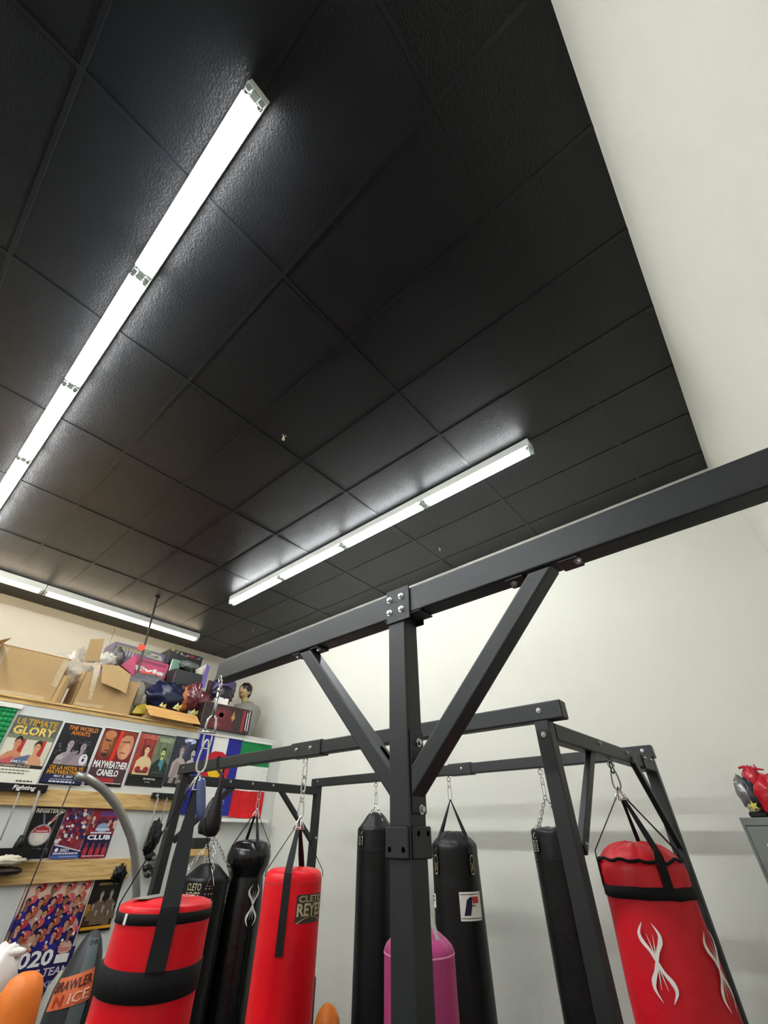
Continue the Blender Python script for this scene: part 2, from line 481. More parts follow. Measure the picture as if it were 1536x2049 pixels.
def sprinkler(p, label):
    t = thing('sprinkler_head', label, 'sprinkler', (p[0], p[1], ZC), 'ceiling sprinklers')
    m = mat('sprinkler_brass', '#b9ad94', 0.35, metal=0.8)
    MB().cyl((p[0], p[1], ZC-0.004), (p[0], p[1], ZC), 0.022, M_STEEL, 16).build('escutcheon', t)
    b = MB().sweep([(p[0], p[1], ZC-.004), (p[0], p[1], ZC-.028), (p[0], p[1], ZC-.034), (p[0], p[1], ZC-.05)], [0.008, 0.008, 0.004, 0.003], m, 10)
    for s in (-1, 1):
        b.sweep([(p[0]+s*.008, p[1], ZC-.02), (p[0]+s*.011, p[1], ZC-.035), (p[0]+s*.003, p[1], ZC-.052)], 0.002, m, 6)
    b.build('body', t)
    MB().lathe(p[0], p[1], [(0.003, ZC-.051), (0.014, ZC-.053), (0.014, ZC-.055), (0.003, ZC-.056)], m, 14).build('deflector', t)
sprinkler((-2.32, 1.266), 'small pale sprinkler head in the middle of the black ceiling')
sprinkler((-2.286, 3.72), 'small pale sprinkler head on the ceiling between the right lights and the steel beam')
sprinkler((-6.30, 3.72), 'small sprinkler head on the ceiling near the far corner')

# ------------------------------------------------------------------ near frame: post, beam and two braces
def bolts(parent, specs, r, mesh_cache={}):
    for p, n in specs:
        MB().bolt(p, n, r).build('bolt', parent)
fr = thing('pull_up_frame', 'large dark grey steel frame with bolted post, long beam and two diagonal braces in front', 'steel frame', (-0.893, 1.138, FLOOR))
PX0, PX1, PY0, PY1 = -0.931, -0.855, 1.100, 1.176
PC = ((PX0+PX1)/2, (PY0+PY1)/2)
BZ0, BZ1 = 0.630, 0.732
o = MB().bar((PC[0], PC[1], FLOOR+.01), (PC[0], PC[1], BZ0-.001), 0.076, 0.076, M_STEEL, side=(1, 0, 0)).build('post', fr)
MB().box((PC[0]-.11, PC[1]-.11, FLOOR), (PC[0]+.11, PC[1]+.11, FLOOR+.01), M_STEEL, bev=.002).build('base_plate', fr)
MB().bar((-2.135, 1.138, (BZ0+BZ1)/2), (XR-.001, 1.138, (BZ0+BZ1)/2), 0.074, 0.100, M_STEEL, side=(0, 1, 0)).build('beam', fr)
# top plates hugging the beam
pl = MB()
pl.box((PX0-.004, PY0-.006, BZ0-.022), (PX1+.030, PY0-.0005, BZ1+.010), M_STEEL, bev=.002)
pl.box((PX0-.004, PY1+.0005, BZ0-.022), (PX1+.030, PY1+.006, BZ1+.010), M_STEEL, bev=.002)
pl.box((PX0-.02, PY0-.001, BZ0-.006), (PX1+.075, PY1+.001, BZ0-.0005), M_STEEL, bev=.002)
pl.build('bracket', fr)
bolts(fr, [((x, PY0-.006, z), (0, -1, 0)) for x in (PX0+.012, PX1-.008) for z in (BZ0+.022, BZ0+.074)], 0.0082)
# braces
def brace(p0, p1, w, h, parent, m, side, name='brace'):
    return MB().bar(p0, p1, w, h, m, side=side).build(name, parent)
MB().bar((-1.415, 1.136, 0.6225), (-0.9315, 1.136, 0.122), 0.062, 0.052, M_STEEL, side=(0, 1, 0), cut0=(0, 0, 1), cut1=(1, 0, 0)).build('brace', fr)
MB().bar((-0.340, 1.136, 0.6225), (-0.8485, 1.136, 0.122), 0.062, 0.054, M_STEEL, side=(0, 1, 0), cut0=(0, 0, 1), cut1=(1, 0, 0)).build('brace', fr)
sl = MB()
d = Vector((0.4835, 0, -0.5005)).normalized(); nrm = Vector((0.5005, 0, 0.4835)).normalized()
c = Vector((-0.9315, 1.136, 0.122))-d*0.085+nrm*0.0266
ring = []
for k in range(20):
    a = 2*math.pi*k/20
    ring.append(c+d*(0.022*math.cos(a)+math.copysign(.012, math.cos(a)))+Vector((0, 1, 0))*0.011*math.sin(a))
sl.add(ring, [tuple(range(20))], M_HOLE); s_ = sl.build('slot', fr); s_['label'] = 'dark oval slot in the left brace'
for x in (-1.475, -1.355):                                     # foot plates under the beam
    MB().box((x-.028, 1.105, BZ0-.007), (x+.028, 1.170, BZ0-.0005), M_STEEL, bev=.002).build('foot_plate', fr)
for x in (-0.425, -0.255):
    MB().box((x-.030, 1.105, BZ0-.007), (x+.030, 1.170, BZ0-.0005), M_STEEL, bev=.002).build('foot_plate', fr)
MB().box((PX1+.0005, PY0+.008, 0.045), (PX1+.006, PY1-.004, 0.255), M_STEEL, bev=.002).build('foot_plate', fr)
bolts(fr, [((-1.482, 1.125, BZ0-.007), (0, 0, -1)), ((-1.345, 1.125, BZ0-.007), (0, 0, -1)), ((-0.232, 1.125, BZ0-.007), (0, 0, -1)), ((-0.435, 1.13, BZ0-.007), (0, 0, -1)),
          ((PX1+.006, 1.146, 0.222), (1, 0, 0)), ((PX1+.006, 1.146, 0.055), (1, 0, 0))], 0.0082)
# collar
co = MB()
co.box((PX0-.008, PY0-.008, -0.052), (PX1-.004, PY0-.0005, 0.018), M_STEEL, bev=.003)
co.box((PX1+.0005, PY0+.004, -0.052), (PX1+.009, PY1+.009, 0.018), M_STEEL, bev=.003)
co.box((PX0-.008, PY0-.0004, -0.052), (PX0-.0005, PY1+.008, 0.018), M_STEEL, bev=.003)
co.box((PX0-.004, PY1+.0005, -0.052), (PX1+.0004, PY1+.009, 0.018), M_STEEL, bev=.003)
clr = co.build('collar', fr)
ho = MB()
for x in (PX0+.008, PX1-.020):
    ho.cyl((x, PY0-.0086, -0.032), (x, PY0-.0078, -0.032), 0.0062, M_HOLE, 16)
for y in (PY0+.024, PY1-.008):
    ho.cyl((PX1+.0088, y, 0.002), (PX1+.0097, y, 0.002), 0.0062, M_HOLE, 16)
ho.build('bolt_hole', clr)
MB().link((-2.052, 1.085, BZ0-.006), (0, 0, 1), (1, 0, 0), 0.03, 0.024, 0.004, M_CHROME).build('eye_bolt', fr)

# ------------------------------------------------------------------ bag rack
rk = thing('heavy_bag_rack', 'black square tube rack with four posts carrying the row of punching bags', 'bag rack', (-2.35, 2.77, FLOOR))
RX0, RX1, RY0, RY1 = -4.03, -0.690, 1.97, 3.565
RZ0, RZ1 = 0.400, 0.475
W = 0.066
XRF, XRB = RX1-.086, RX1-.029      # the right side leans inwards towards the front
def xr(y): return XRF+(XRB-XRF)*(y-RY0)/(RY1-RY0)
for x, y in ((RX0+W/2, RY0+W/2), (RX0+W/2, RY1-W/2), (XRF, RY0+W/2), (XRB, RY1-W/2)):
    if True:
        p = MB().bar((x, y, FLOOR+.008), (x, y, RZ0-.001), W, W, M_STEEL2, side=(1, 0, 0)).build('post', rk)
        MB().box((x-.07, y-.07, FLOOR), (x+.07, y+.07, FLOOR+.008), M_STEEL2).build('foot_plate', p)
for y in (RY0+W/2, RY1-W/2):
    MB().bar((RX0-.04, y, (RZ0+RZ1)/2), (RX1+.015, y, (RZ0+RZ1)/2), W, RZ1-RZ0, M_STEEL2, side=(0, 1, 0)).build('long_beam', rk)
for x, x2 in ((RX0+W/2, RX0+W/2), (xr(RY0+W), xr(RY1-W))):
    MB().bar((x, RY0+W+.001, 0.362), (x2, RY1-W-.001, 0.362), W, 0.070, M_STEEL2, side=(1, 0, 0)).build('side_beam', rk)
# splice sleeves
for y, x0, x1 in ((RY0+W/2, -2.53, -2.235), (RY1-W/2, -2.28, -2.06)):
    MB().bar((x0, y, (RZ0+RZ1)/2), (x1, y, (RZ0+RZ1)/2), W+.012, RZ1-RZ0+.012, M_STEEL2, side=(0, 1, 0)).build('splice_sleeve', rk)
MB().bar((xr(RY1-.3), RY1-.30, 0.362), (xr(RY1-.1), RY1-.10, 0.362), W+.012, 0.082, M_STEEL2, side=(1, 0, 0)).build('splice_sleeve', rk)
# side braces
for (x, ya, za, yb, zb) in ((XRF+.022, 2.50, 0.345, RY0+W+.012, -0.045), (XRB+.016, 3.03, 0.345, RY1-W-.012, -0.045),
                            (RX0+W/2+.01, 2.50, 0.345, RY0+W+.012, -0.045), (RX0+W/2+.01, 3.03, 0.345, RY1-W-.012, -0.045)):
    MB().bar((x, ya, za), (x, yb, zb), 0.030, 0.044, M_STEEL2, side=(1, 0, 0), r=.004).build('brace', rk)
sp = [((x, RY0-.0005, z), (0, -1, 0)) for x, z in ((RX1-.085, 0.442), (XRF, 0.345), (RX0+.05, 0.442), (RX0+.035, 0.345))]
sp += [((x, RY0-.0065, 0.440), (0, -1, 0)) for x in (-2.47, -2.33)]
sp += [((-2.15, RY1-W-.0065, 0.440), (0, -1, 0)), ((RX0+.06, RY1-W-.001, 0.445), (0, -1, 0)), ((RX1-.04, RY1-W-.001, 0.445), (0, -1, 0))]
sp += [((xr(y)+W/2+.0005, y, 0.375), (1, 0, 0)) for y in (2.56, 2.98)]
sp += [((xr(y)+W/2+.0065, y, 0.378), (1, 0, 0)) for y in (3.30, 3.43)]
sp += [((RX0+W+.0005, y, 0.375), (1, 0, 0)) for y in (2.44, 2.92, 2.68)]
sp += [((XRF+.038, RY0+W+.03, -0.03), (1, 0, 0)), ((RX0+W+.001, RY1-.03, -0.03), (1, 0, 0)), ((RX0+W/2, RY0-.0005, 0.03), (0, -1, 0))]
bolts(rk, sp, 0.0075)
cp = MB().box((RX0-.045, RY0+.004, RZ0+.004), (RX0-.040, RY0+W-.004, RZ1-.004), M_BLKV).build('end_cap', rk)
MB().box((RX1+.015, RY0+.004, RZ0+.004), (RX1+.019, RY0+W-.004, RZ1-.004), M_BLKV).build('end_cap', rk)
MB().box((RX1+.015, RY1-W+.004, RZ0+.004), (RX1+.019, RY1-.004, RZ1-.004), M_BLKV).build('end_cap', rk)
EYES = [(-2.41, RY0+W/2, RZ0), (-3.155, RY1-W/2, RZ0), (-2.31, RY1-W/2, RZ0), (-1.478, RY1-W/2, RZ0), (-1.55, RY0+W/2, RZ0),
        (RX0+W/2, 2.415, 0.327), (RX0+W/2, 2.795, 0.327), (xr(2.75), 2.75, 0.327)]
for e in EYES:
    m = MB().cyl((e[0], e[1], e[2]), (e[0], e[1], e[2]-.012), 0.005, M_CHROME, 8)
    m.link((e[0], e[1], e[2]-.026), (0, 0, 1), (1, .3, 0), 0.034, 0.030, 0.0042, M_CHROME)
    m.build('eye_bolt', rk)

# ------------------------------------------------------------------ punching bags
class Cyl:
    """surface coordinates on an upright cylinder; s>0 runs to the right as seen from the room"""
    def __init__(s, x, y, R):
        s.x, s.y, s.R = x, y, R
        a = math.atan2(x, y); s.th = math.atan2(-math.cos(a), -math.sin(a))
    def p(s, deg, z, dr=0.0):
        t = s.th+math.radians(deg)
        return Vector((s.x+(s.R+dr)*math.cos(t), s.y+(s.R+dr)*math.sin(t), z))
    def n(s, deg):
        t = s.th+math.radians(deg); return Vector((math.cos(t), math.sin(t), 0))
    def t(s, deg):
        t = s.th+math.radians(deg); return Vector((-math.sin(t), math.cos(t), 0))
    def box(s, d0, d1, z0, z1, dr=0.003):
        """fn(u,v) over the patch d0..d1 degrees, z0..z1"""
        return lambda u, v: s.p(d0+(d1-d0)*u, z0+(z1-z0)*v, dr)
def patch(mb, C, d0, d1, z0, z1, m, dr=0.002, n=8, skew=0.0):
    vs = []; fs = []
    for i in range(n+1):
        u = i/n; d = d0+(d1-d0)*u
        for z in (z0, z1): vs.append(C.p(d, z+skew*u, dr))
    for i in range(n): fs.append((2*i, 2*i+2, 2*i+3, 2*i+1))
    return mb.add(vs, fs, m, True)
def band(C, z0, z1, m, t=0.004, n=48, wob=0.0, tilt=0.0, th0=0.0):
    mb = MB(); vs = []; fs = []
    for k in range(n):
        a = 360*k/n; dz = wob*noise.noise(Vector((math.cos(math.radians(a))*3, math.sin(math.radians(a))*3, z0*9)))+tilt*math.sin(math.radians(a-th0))
        for z, r in ((z0, 0.0005), (z0+.002, t), (z1-.002, t), (z1, 0.0005)):
            vs.append(C.p(a, z+dz, r))
    for k in range(n):
        l = (k+1) % n
        for j in range(3):
            fs.append((k*4+j, l*4+j, l*4+j+1, k*4+j+1))
    return mb.add(vs, fs, m, True)
def wrinkle(amp, ztop, depth, seed, dome=0.0):
    def fn(r, a, z):
        if r < 0.02: return r, z
        k = max(0.0, 1-(ztop-z)/depth) if z <= ztop else 1.0
        w = noise.noise(Vector((math.cos(a)*4.0, math.sin(a)*4.0, z*3+seed)))+0.6*noise.noise(Vector((math.cos(a)*11, math.sin(a)*11, z*4+seed*2)))
        return r*(1+amp*(0.25+k)*w), z+dome*k*w*0.5
    return fn
def body(C, ztop, zbot, m, prof_top, amp=0.02, depth=0.12, seed=1, n=56, mid=None, dome=0.0):
    R = C.R; prof = [(R*a, ztop+b) for a, b in prof_top]
    z = ztop+prof_top[-1][1]
    steps = 14
    for i in range(1, steps+1):
        zz = z+(zbot+0.03-z)*i/steps
        prof.append((R*(mid(zz) if mid else 1.0), zz))
    k = mid(zbot) if mid else 1.0
    prof += [(R*k*.97, zbot+.012), (R*k*.85, zbot), (R*.02, zbot)]
    prof = [(R*.01, prof[0][1])]+prof
    return MB().lathe(C.x, C.y, prof, m, n, wrinkle(amp, ztop, depth, seed, dome))
FLAT_TOP = [(0.3, .012), (0.6, .010), (0.85, .006), (0.96, 0), (1.0, -.010), (1.0, -.02)]
ROUND_TOP = [(0.2, .055), (0.4, .052), (0.6, .044), (0.78, .030), (0.92, .012), (1.0, -.012), (1.01, -.03)]
SLOPE_TOP = [(0.2, .115), (0.36, .105), (0.5, .085), (0.7, .045), (0.9, .012), (1.0, -.004), (1.0, -.02)]

def spider(mb, fn, s, m):
    """white curling emblem: four hooked outer arms, thin inner ones, waist in the middle"""
    mb.add([fn(0, .13*s), fn(-.055*s, 0), fn(0, -.13*s), fn(.055*s, 0)], [(0, 1, 2, 3)], m)
    for sx in (-1, 1):
        for sy in (-1, 1):
            k = 1.0 if sx*sy < 0 else 1.12
            out = [(-.02, .04), (-.16, .26), (-.36*k, .50), (-.40*k, .72), (-.20, 1.0)]
            mb.strokes(fn, [(sx*a*s*.72, sy*b*s) for a, b in out], [.10*s, .10*s, .14*s, .09*s, .004*s], m)
            inn = [(-.01, .10), (-.06, .35), (-.14, .70)]
            mb.strokes(fn, [(sx*a*s*.72, sy*b*s) for a, b in inn], [.035*s, .03*s, .006*s], m)
            mb.strokes(fn, [(sx*a*s*.72, sy*b*s) for a, b in [(-.01, .08), (-.20, .34), (-.22, .44)]], [.03*s, .02*s, .004*s], m)
def strap_from(C, deg, top, zrim, zend, w0, w1, m, wtop=None, rimdr=0.004, th=0.003):
    """one hanging strap: from the ring over the rim and down the side"""
    top = Vector(top); mb = MB(); rim = C.p(deg, zrim, rimdr)
    t = C.t(deg)
    pts = [top, top.lerp(rim, .33), top.lerp(rim, .66), rim]
    ws = [wtop or w0*.5, w0*.75, w0, w0]
    if zend < zrim:
        pts += [C.p(deg, zrim-.02, rimdr+.001), C.p(deg, zend, rimdr+.001)]
        ws += [w1, w1]
    mb.ribbon(pts, t, ws, m, th)
    return mb

def cyl_at(D, azdeg, R):
    a = math.radians(azdeg); return Cyl(D*math.sin(a), D*math.cos(a), R)

# 1 --- near red bag on the left, hung from the near frame
C = Cyl(-2.038, 1.088, 0.163)
bg = thing('punching_bag', 'red punching bag with wide black bands at the lower left, hung from the near beam', 'punching bag', (C.x, C.y, FLOOR+.2), 'hanging punching bags')
b = body(C, -0.208, -1.35, M_REDV, [(0.3, .018), (0.6, .016), (0.85, .009), (0.96, .003), (1.0, -.002), (1.005, -.02)], amp=0.006, depth=.1, seed=3, mid=lambda z: 1+.03*min(1, (-.2-z)))
b.build('body', bg)
band(C, -0.252, -0.222, M_WEB, 0.005).build('top_band', bg)
wb = band(C, -0.424, -0.352, M_WEB, 0.006, tilt=0.010, th0=120); wb.build('wide_band', bg)
car_t = Vector((C.x, C.y, 0.325)); car_b = Vector((C.x, C.y, 0.205))
ch = MB()
ch.link((C.x, C.y, 0.592), (0, 0, 1), (1, -.3, 0), 0.045, 0.034, 0.0045, M_CHROME)
ch.cyl((C.x, C.y, 0.578), (C.x, C.y, 0.44), 0.0075, M_CHROME, 10)
ch.sweep([(C.x, C.y, 0.575), (C.x, C.y, .565), (C.x, C.y, .555)], [.011, .012, .008], M_CHROME, 10)
ch.build('turnbuckle', bg)
sh = MB()
vw = C.t(0)
sh.sweep([Vector((C.x, C.y, 0.375))+vw*s*.022+Vector((0, 0, q)) for s, q in ((-1, 0), (-1, .03), (-.8, .06), (0, .078), (.8, .06), (1, .03), (1, 0))], 0.0055, M_CHROME, 8)
sh.cyl(Vector((C.x, C.y, .378))-vw*.032, Vector((C.x, C.y, .378))+vw*.032, 0.006, M_CHROME, 8)
sh.link((C.x, C.y, 0.345), (0, 0, 1), vw, 0.075, 0.036, 0.004, M_CHROME)
sh.build('shackle', bg)
MB().carabiner((C.x, C.y, 0.345), (C.x, C.y, 0.215), vw, M_CHROME, 0.050, 0.0050).build('carabiner', bg)
def tri_ring(top, bot, u, w, r=0.003):
    top = Vector(top); bot = Vector(bot); u = Vector(u).normalized()
    return MB().sweep([top, top.lerp(bot, .5)+u*w*.32, bot+u*w/2, bot, bot-u*w/2, top.lerp(bot, .5)-u*w*.32], r, M_CHROME, 6, closed=True)
top = Vector((C.x, C.y, 0.218))
for deg, zend, w, m, wt in ((4, -0.360, 0.062, M_WEBG, .014), (-96, -0.235, 0.012, M_WEB, .012), (92, -0.235, 0.012, M_WEB, .012), (176, -0.350, 0.060, M_WEB, .03)):
    nn = C.n(deg)
    rb = top+nn*0.045-Vector((0, 0, .10))
    tri_ring(top, top+nn*0.03-Vector((0, 0, .07)), C.t(deg), 0.03).build('ring', bg)
    strap_from(C, deg, top+nn*0.026-Vector((0, 0, .066)), -0.205, zend, w, w, m, wtop=wt, rimdr=.006).build('strap', bg)
# print on the cap
pr = MB(); z = -0.1885
def capfn(sx, sy): return Vector((C.x, C.y, z))-C.n(0)*sy+C.t(0)*sx
pr.add([capfn(a, b) for a, b in ((-.135, -.055), (-.075, -.085), (.05, .075), (-.03, .10))], [(0, 1, 2, 3)], mat('grey_cap_print', '#8c8983', .4))
pr.strokes(capfn, [(.055, -.06), (.085, -.035), (.075, -.005), (.045, .005)], [.008]*4, M_WHITE)
pr.build('cap_print', bg)
MB().ribbon([C.p(-48, -.222, .0065), C.p(-48, -.25, .0068)], C.t(-48), .012, M_WHITE, .002).build('zip_pull', bg)

# 2 --- black bag with chain on the left side beam
C = Cyl(RX0+W/2, 2.415, 0.176)
bg = thing('punching_bag', 'black chained punching bag with pale lettering, behind the near red bag', 'punching bag', (C.x, C.y, FLOOR+.15), 'hanging punching bags')
body(C, -0.275, -1.4, M_BLKV, [(0.2, .085), (0.36, .08), (0.5, .065), (0.7, .035), (0.9, .008), (1.0, -.008), (1.0, -.025)], amp=0.02, depth=.1, seed=5).build('body', bg)
hub = Vector((C.x, C.y, -0.02))
MB().chain((C.x, C.y, 0.30), hub, M_CHROME, 0.040, 0.024, 0.0032).build('chain', bg)
for deg in (12, -75, 100, 190):
    e = C.p(deg, -0.30, .012)
    mb = MB().chain(hub, e+Vector((0, 0, .05)), M_CHROME, 0.036, 0.020, 0.0028)
    t_ = C.t(deg)
    mb.sweep([e+Vector((0, 0, .055)), e+t_*.03-Vector((0, 0, .02)), e-t_*.03-Vector((0, 0, .02))], 0.003, M_CHROME, 6, closed=True)
    mb.build('chain', bg)
    tb = MB(); patch(tb, C, deg-11, deg+11, -0.44, -0.315, M_BLKS, .006)
    for q in range(4):
        for s in (-7.5, 0, 7.5):
            tb.cyl(C.p(deg+s, -.335-q*.03, .006), C.p(deg+s, -.335-q*.03, .009), .0045, M_GOLD, 8)
    tb.build('chain_tab', bg)
tx = MB()
patch(tx, C, -46, -6, -0.40, -0.30, M_BLKS, .003)
tx.text('CLETO', C.box(-44, -8, -0.345, -0.302, .005), M_GOLD, bold=.015)
tx.text('REYES', C.box(-44, -8, -0.398, -0.352, .005), M_GOLD, bold=.015)
tx.build('name_patch', bg)

# 3 --- black angle bag with rounded head and spider print
C = Cyl(RX0+W/2, 2.795, 0.158)
bg = thing('punching_bag', 'black angle punching bag with a ball-shaped head and white curled emblem', 'punching bag', (C.x, C.y, FLOOR+.15), 'hanging punching bags')
R = C.R
prof = [(R*.02, -.045), (R*.5, -.04), (R*.85, -.055), (R*1.12, -.10), (R*1.20, -.155), (R*1.14, -.215), (R*1.0, -.255), (R*.92, -.285), (R*.95, -.32), (R*1.02, -.40), (R*1.06, -.55), (R*1.08, -1.30), (R*.9, -1.36), (R*.02, -1.37)]
pr2 = []
for (a, b_), (c_, d_) in zip(prof[:-1], prof[1:]):
    for k in range(3): pr2.append((a+(c_-a)*k/3, b_+(d_-b_)*k/3))
pr2.append(prof[-1])
MB().lathe(C.x, C.y, pr2, M_BLKS, 48, wrinkle(.03, -.05, .2, 8)).build('body', bg)
top = Vector((C.x, C.y, 0.195))
MB().link((C.x, C.y, 0.285), (0, 0, 1), C.t(0), .06, .026, .003, M_CHROME).build('hook', bg)
MB().carabiner((C.x, C.y, 0.26), (C.x, C.y, 0.18), C.t(0), M_CHROME, .03, .003).build('carabiner', bg)
for deg in (20, -70, 95, 200):
    nn = C.n(deg)
    tri_ring(top, top+nn*.035-Vector((0, 0, .07)), C.t(deg), .03, .003).build('ring', bg)
    strap_from(C, deg, top+nn*.03-Vector((0, 0, .065)), -0.085, -0.20, .028, .028, M_WEBG if deg == 20 else M_WEB, wtop=.02, rimdr=.014).build('strap', bg)
em = MB(); Ce = Cyl(C.x, C.y, R*1.04)
spider(em, lambda s, t: Ce.p(30+math.degrees(s/R), -.455+t, .012), .125, M_WHITE)
em.build('emblem', bg)

# 4 --- red bag with a black front strap
C = Cyl(-2.405, RY0+W/2, 0.158)
bg = thing('punching_bag', 'plain red punching bag with a long black strap and a dark lettered patch', 'punching bag', (C.x, C.y, FLOOR+.1), 'hanging punching bags')
body(C, -0.165, -1.45, M_REDV, [(0.3, .014), (0.6, .014), (0.82, .008), (0.95, -.006), (1.0, -.03), (1.005, -.05)], amp=0.012, depth=.12, seed=11, mid=lambda z: 1+.03*min(1, (-.2-z)), dome=.006).build('body', bg)
sm = band(C, -.212, -.208, mat('red_seam', (0.30, .006, .012), .5), .002); sm.build('seam', bg)
hk = MB()
z = 0.355
for k, (L, Wd, r) in enumerate(((.075, .026, .0042), (.05, .028, .0048), (.045, .024, .004), (.060, .022, .0035))):
    hk.link((C.x, C.y, z-L/2), (0, 0, 1), C.t(30 if k % 2 else -20), L, Wd, r, M_CHROME); z -= L-.010
hk.build('chain', bg)
MB().carabiner((C.x, C.y, z+.012), (C.x, C.y, z-.085), C.t(0), M_CHROME, .042, .0045).build('carabiner', bg)
top = Vector((C.x, C.y, z-.078))
for deg, zend, w, m, wt in ((-12, -0.475, .038, M_WEBG, .022), (-100, -.19, .012, M_WEB, .01), (95, -.19, .012, M_WEB, .01), (165, -.3, .034, M_WEB, .02)):
    nn = C.n(deg)
    tri_ring(top, top+nn*.030-Vector((0, 0, .065)), C.t(deg), .032, .0038).build('ring', bg)
    strap_from(C, deg, top+nn*.026-Vector((0, 0, .06)), -0.165, zend, w, w, m, wtop=wt, rimdr=.004).build('strap', bg)
pt = MB()
patch(pt, C, 10, 74, -0.362, -0.252, mat('dark_patch', '#3a3423', .5), .003, skew=.0)
pt.text('CLETO', C.box(14, 72, -0.282, -0.256, .005), M_GOLD, bold=.02)
pt.text('REYES', C.box(12, 72, -0.336, -0.286, .005), M_GOLD, bold=.03)
pt.strokes(C.box(12, 72, -0.362, -0.332, .005), [(0, 0), (.25, .6), (.5, .8), (.75, .6), (1, 0)], [.05]*5, M_GOLD)
pt.build('name_patch', bg)

# 5, 8 --- black chained bags on the back beam
def chained(x, y, R, ztop, hookz, hubz, label, seed, degs, top, amp=.03, lean=0):
    C = Cyl(x, y, R)
    bg = thing('punching_bag', label, 'punching bag', (x, y, FLOOR+.1), 'hanging punching bags')
    body(C, ztop, -1.5, M_BLKV, top, amp=amp, depth=.2, seed=seed, dome=.02).build('body', bg)
    hub = Vector((x, y, hubz))
    MB().link((x, y, hookz-.018), (0, 0, 1), C.t(40), .05, .024, .003, M_CHROME).link((x, y, (hookz+hubz)/2-.01), (0, 0, 1), C.t(-10), (hookz-hubz)*.8, .022, .003, M_CHROME).build('hook', bg)
    for deg in degs:
        e = C.p(deg, ztop-.045, .008)
        MB().chain(hub, e, M_CHROME, .034, .019, .0028).build('chain', bg)
        tb = MB(); patch(tb, C, deg-9, deg+9, ztop-.125, ztop-.05, M_BLKS, .009)
        for q in range(5):
            for s in (-6, 0, 6):
                tb.box(C.p(deg+s, ztop-.062-q*.013, .009)-Vector((.0016, .0016, .004)), C.p(deg+s, ztop-.062-q*.013, .009)+Vector((.0016, .0016, .004)), M_WHITE if s else M_GOLD)
        tb.build('chain_tab', bg)
    band(C, ztop-.165, ztop-.161, M_BLKS, .003).build('seam', bg)
    return C, bg
chained(-3.150, RY1-W/2, 0.166, 0.045, 0.335, 0.225, 'black chained punching bag seen left of the main steel post', 21, (38, -48, 130, -135), SLOPE_TOP)
chained(-1.478, RY1-W/2, 0.150, 0.030, 0.335, 0.225, 'black chained punching bag half hidden behind the front right rack post', 25, (-52, 40, 130, -135), FLAT_TOP)

# 6 --- black bag with white patch
C = Cyl(-2.31, RY1-W/2, 0.176)
bg = thing('punching_bag', 'black punching bag with a square white patch bearing a dark and red letter', 'punching bag', (C.x, C.y, FLOOR+.1), 'hanging punching bags')
body(C, -0.055, -1.5, M_BLKV, [(0.2, .075), (0.42, .072), (0.55, .06), (0.75, .035), (0.92, .010), (1.0, -.01), (1.0, -.03)], amp=0.025, depth=.16, seed=31, dome=.01, mid=lambda z: 1+.10*min(1.2, max(0, -.1-z))).build('body', bg)
MB().link((C.x, C.y, .337), (0, 0, 1), C.t(20), .05, .024, .003, M_CHROME).link((C.x, C.y, .275), (0, 0, 1), C.t(-15), .10, .028, .0032, M_CHROME).build('hook', bg)
top = Vector((C.x, C.y, 0.232))
for deg in (42, -52, 130, -135):
    nn = C.n(deg)
    mb = MB(); rim = C.p(deg, -.055, -.01)
    mb.ribbon([top, top.lerp(rim, .5), rim, C.p(deg, -.10, .006), C.p(deg, -.135, .006)], C.t(deg), [.010, .024, .034, .038, .038], M_WEBG, .003)
    mb.build('strap', bg)
    tb = MB(); patch(tb, C, deg-7, deg+7, -.235, -.12, M_BLKS, .010)
    f = C.box(deg-6, deg+6, -.23, -.125, .0115)
    tb.strokes(f, [(.05, .3), (.02, .75), (.2, .97), (.5, 1), (.8, .97), (.98, .75), (.98, .3), (.8, .03), (.5, 0), (.2, .03), (.05, .3)], [.07]*11, M_GOLD)
    tb.strokes(f, [(.25, .2), (.5, .4), (.75, .6)], [.06]*3, M_GOLD); tb.strokes(f, [(.75, .2), (.5, .4), (.25, .6)], [.06]*3, M_GOLD)
    tb.build('strap_tab', bg)
pt = MB(); Cw = Cyl(C.x, C.y, .176*1.035)
patch(pt, Cw, 2, 57, -.475, -.325, M_WHITE, .004, n=10)
f = Cw.box(2, 57, -.475, -.325, .0055); f2 = Cw.box(2, 57, -.475, -.325, .0065)
nav = ink('1c1a3a'); red = ink('c22a30'); blk = ink('17171b')
def prect(u0, v0, u1, v1, m, f=f, n=5):
    for i in range(n):
        a = u0+(u1-u0)*i/n; c_ = u0+(u1-u0)*(i+1)/n
        pt.quad([f(a, v0), f(c_, v0), f(c_, v1), f(a, v1)], m)
prect(.05, .90, .95, .925, blk); prect(.05, .075, .95, .10, blk)
pt.add([f(u, v) for u, v in ((.15, .18), (.42, .18), (.50, .45), (.55, .82), (.44, .82), (.30, .72), (.24, .5))], [tuple(range(7))], nav)
prect(.55, .60, .85, .83, red); prect(.50, .50, .68, .535, blk)
pt.build('logo_patch', bg)
pt = MB(); patch(pt, Cw, -95, -62, -.42, -.345, M_WHITE, .004)
pt.text('F', Cw.box(-82, -66, -.41, -.355, .006), blk); pt.build('side_patch', bg)

